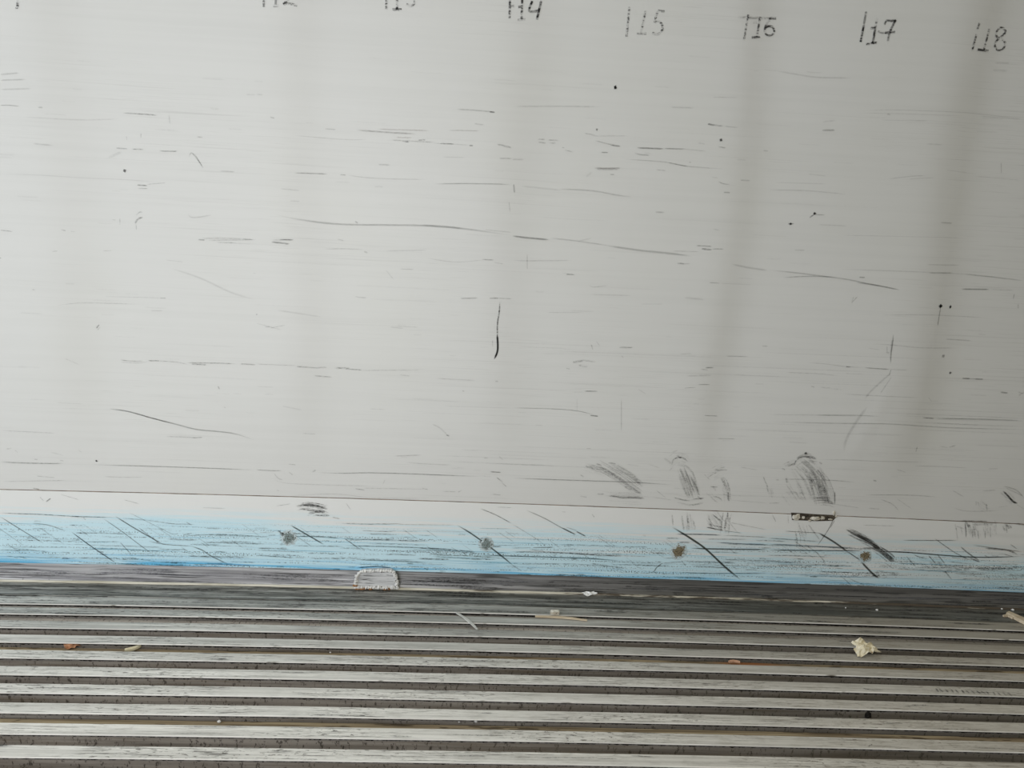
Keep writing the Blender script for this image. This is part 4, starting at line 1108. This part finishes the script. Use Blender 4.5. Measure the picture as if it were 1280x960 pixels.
# ------------------------------------------------------------------ litter on the floor
def sheet(name, px, py, size, mat, seed, amp, label, cat, z=0.0, rot=0.0, tilt=0.0, outline=None, n=9, up=0.0, parent=None, group=None):
    """a crumpled scrap: a jagged sheet folded by noise, given real thickness"""
    c = on_floor(px, py, z)
    V, Fc = [], []
    sx_, sy_ = size
    for j in range(n + 1):
        for i in range(n + 1):
            u, v = i / n * 2 - 1, j / n * 2 - 1
            k = 1.0
            if outline:
                a = math.atan2(v, u)
                m = max(abs(u), abs(v))
                k = m and (m * outline(a) / math.hypot(u, v) if math.hypot(u, v) > 0 else 1)
            q = mnoise.noise(Vector((u * 1.6 + seed, v * 1.6, seed))) + .5 * mnoise.noise(Vector((u * 4 + seed, v * 4, seed * 2)))
            hh = amp * abs(q) * 1.3
            V.append(Vector((u * k * sx_ / 2, v * k * sy_ / 2, hh + up * (1 - abs(u * k)))))
    mz = min(v.z for v in V)
    th = 0.0006
    N = len(V)
    V = [Vector((v.x, v.y, v.z - mz + th)) for v in V] + [Vector((v.x, v.y, v.z - mz)) for v in V]
    st = n + 1
    for j in range(n):
        for i in range(n):
            a = j * st + i
            Fc.append((a, a + 1, a + 1 + st, a + st))
            Fc.append((N + a, N + a + st, N + a + 1 + st, N + a + 1))
    rim = [i for i in range(st)] + [j * st + n for j in range(1, st)] + [n * st + i for i in range(n - 1, -1, -1)] + [j * st for j in range(n - 1, 0, -1)]
    for i in range(len(rim)):
        a, b = rim[i], rim[(i + 1) % len(rim)]
        Fc.append((a, N + a, N + b, b))
    rm = Matrix.Rotation(rot, 3, 'Z') @ Matrix.Rotation(tilt, 3, 'X')
    o = obj(name, [rm @ v for v in V], Fc, mat)
    lo_ = min((rm @ v).z for v in V)
    o.location = (c.x, c.y, c.z - lo_ + .0006)
    return tag(o, label, cat, group)


def splinter(name, pts, w0, th, mat, label, cat, seed=0, split=False, group=None):
    """a thin split piece of wood or straw along floor points (x, y, z)"""
    P = [Vector(p) for p in pts]
    base = P[0].copy()
    V, Fc = [], []
    n = len(P)
    for i, p in enumerate(P):
        d = (P[min(n - 1, i + 1)] - P[max(0, i - 1)]).normalized()
        sd = d.cross(Vector((0, 0, 1))).normalized()
        t = i / (n - 1)
        ww = w0 * (0.45 + .55 * math.sin(math.pi * min(1, max(0, .12 + .8 * t)))) * (1 + .25 * mnoise.noise(Vector((t * 5, seed, 2))))
        q = p - base
        for s, h in ((-1, 0), (-.7, 1), (.75, .9), (1, .05)):
            V.append(q + sd * ww * .5 * s + Vector((0, 0, th * h)))
    for i in range(n - 1):
        for k in range(4):
            a, b = i * 4 + k, i * 4 + (k + 1) % 4
            Fc.append((a, b, b + 4, a + 4))
    Fc.append((3, 2, 1, 0))
    Fc.append(tuple((n - 1) * 4 + k for k in range(4)))
    o = obj(name, V, Fc, mat)
    o.location = base
    return tag(o, label, cat, group)


def floor_line(pts, z=0.001, n=8):
    P = crom(pts, 3)
    return [on_floor(a, b, z) for a, b in P]


jag = lambda k: (lambda a: 1 + .22 * math.sin(a * 3 + k) + .14 * math.sin(a * 7 + 2 * k))
sheet('paper_scrap', 736, 743.5, (.040, .016), M['white'], 4.2, .006, 'thin white paper scrap lying on the sealant bead', 'paper', 0.004, .05, .25, jag(1))
sheet('paper_wad', 1079.5, 815, (.070, .046), M['paper'], 1.3, .013, 'crumpled cream paper wad lying across a floor channel', 'paper', 0.0, .1, .30, jag(2.2), 11, .012)
# block of foam
bm = bmesh.new()
bmesh.ops.create_cube(bm, size=1)
bmesh.ops.bevel(bm, geom=bm.edges[:], offset=.12, segments=2, affect='EDGES')
for v in bm.verts:
    k = 1 + .18 * mnoise.noise(v.co * 3)
    v.co = Vector((v.co.x * .026 * k, v.co.y * .014 * k, (v.co.z + .5) * .011 * k))
fb = from_bm('foam_chip', bm, M['foam'])
fb.location = on_floor(693.5, 768, 0.0012)
tag(fb, 'small pale foam chip lying above a wood sliver', 'chip')
splinter('wood_sliver', floor_line([(669, 771), (690, 771.5), (712, 773), (734, 776)]), .010, .003, M['wood'], 'long thin tan wood sliver near the wall', 'wood sliver', 3)
splinter('wood_stick', floor_line([(1259, 768), (1272, 774), (1290, 783), (1318, 797)], .001), .030, .010, M['wood'], 'pale split wooden stick at the right edge near the wall', 'stick', 5)
splinter('wood_sliver', floor_line([(1254, 771), (1259, 770.5), (1266, 774)], .001), .008, .006, M['wood'], 'short tan splinter beside the split stick', 'wood sliver', 8)
sheet('dry_leaf', 89.5, 809.3, (.036, .020), M['leaf'], 2.7, .007, 'small orange-brown dry leaf flake in a channel', 'leaf', -0.0145, .1, .1, jag(.7), 8, .003)
splinter('straw_piece', floor_line([(156, 814), (166, 812), (176, 808)], -.012), .012, .006, M['straw'], 'short pale straw piece beside the dry leaf', 'straw', 2)
splinter('plastic_wisp', floor_line([(570, 765.5), (579, 771), (588, 778), (597, 787)], .0015), .010, .0012, M['wisp'], 'thin whitish curved wisp lying on the floor ribs', 'wisp', 6)
splinter('red_sliver', floor_line([(911, 828), (917, 827), (925, 828.5)], -.006), .009, .004, M['sliver'], 'reddish wood sliver in a rusty channel', 'wood sliver', 4)

CR = [(1096, 763.5, 1.6, 'white crumb near the wall above the paper wad', 0), (1057, 760.5, 1.0, 'tiny white crumb left of the crumb near the wall', 0), (1252, 762, 1.3, 'white crumb left of the split stick', 0),
      (1265.5, 763.5, 1.8, 'pale crumb touching the upper end of the split stick', 0), (595, 903.2, 1.7, 'larger white crumb in the ochre channel, bottom centre', -.0148), (574, 903.5, 1.0, 'tiny white crumb beside the larger one in the ochre channel', -.0148),
      (274, 903.5, 1.7, 'white crumb in the ochre channel at lower left', -.0148), (413, 816.5, 1.0, 'tiny white crumb in the upper ochre channel', -.0143)]
for i, (a, b, r, lb, z) in enumerate(CR):
    bm = bmesh.new()
    rough_lump(bm, (0, 0, r * .0016), r * .0021, i * 4.1, (1.1, .9, .8), 2, .5)
    lowest = min(v.co.z for v in bm.verts)
    for v in bm.verts:
        v.co.z -= lowest
    o = from_bm('crumb', bm, M['white'])
    o.location = on_floor(a, b, z) + Vector((0, 0, .0004))
    tag(o, lb, 'crumb', 'crumbs scattered on the floor')

for i, (a, b, r, lb) in enumerate([(1083.5, 897, .010, 'black mud clump in a channel at lower right'), (847.5, 888, .007, 'small black mud clump in a channel right of centre')]):
    bm = bmesh.new()
    rough_lump(bm, (0, 0, 0), r, i * 5.3 + 1, (.9, .8, 1.0), 2, .5)
    lowest = min(v.co.z for v in bm.verts)
    for v in bm.verts:
        v.co.z -= lowest
    o = from_bm('mud_clump', bm, M['mud'])
    o.location = on_floor(a, b, -.0299)
    tag(o, lb, 'mud', 'mud clumps in the channels')
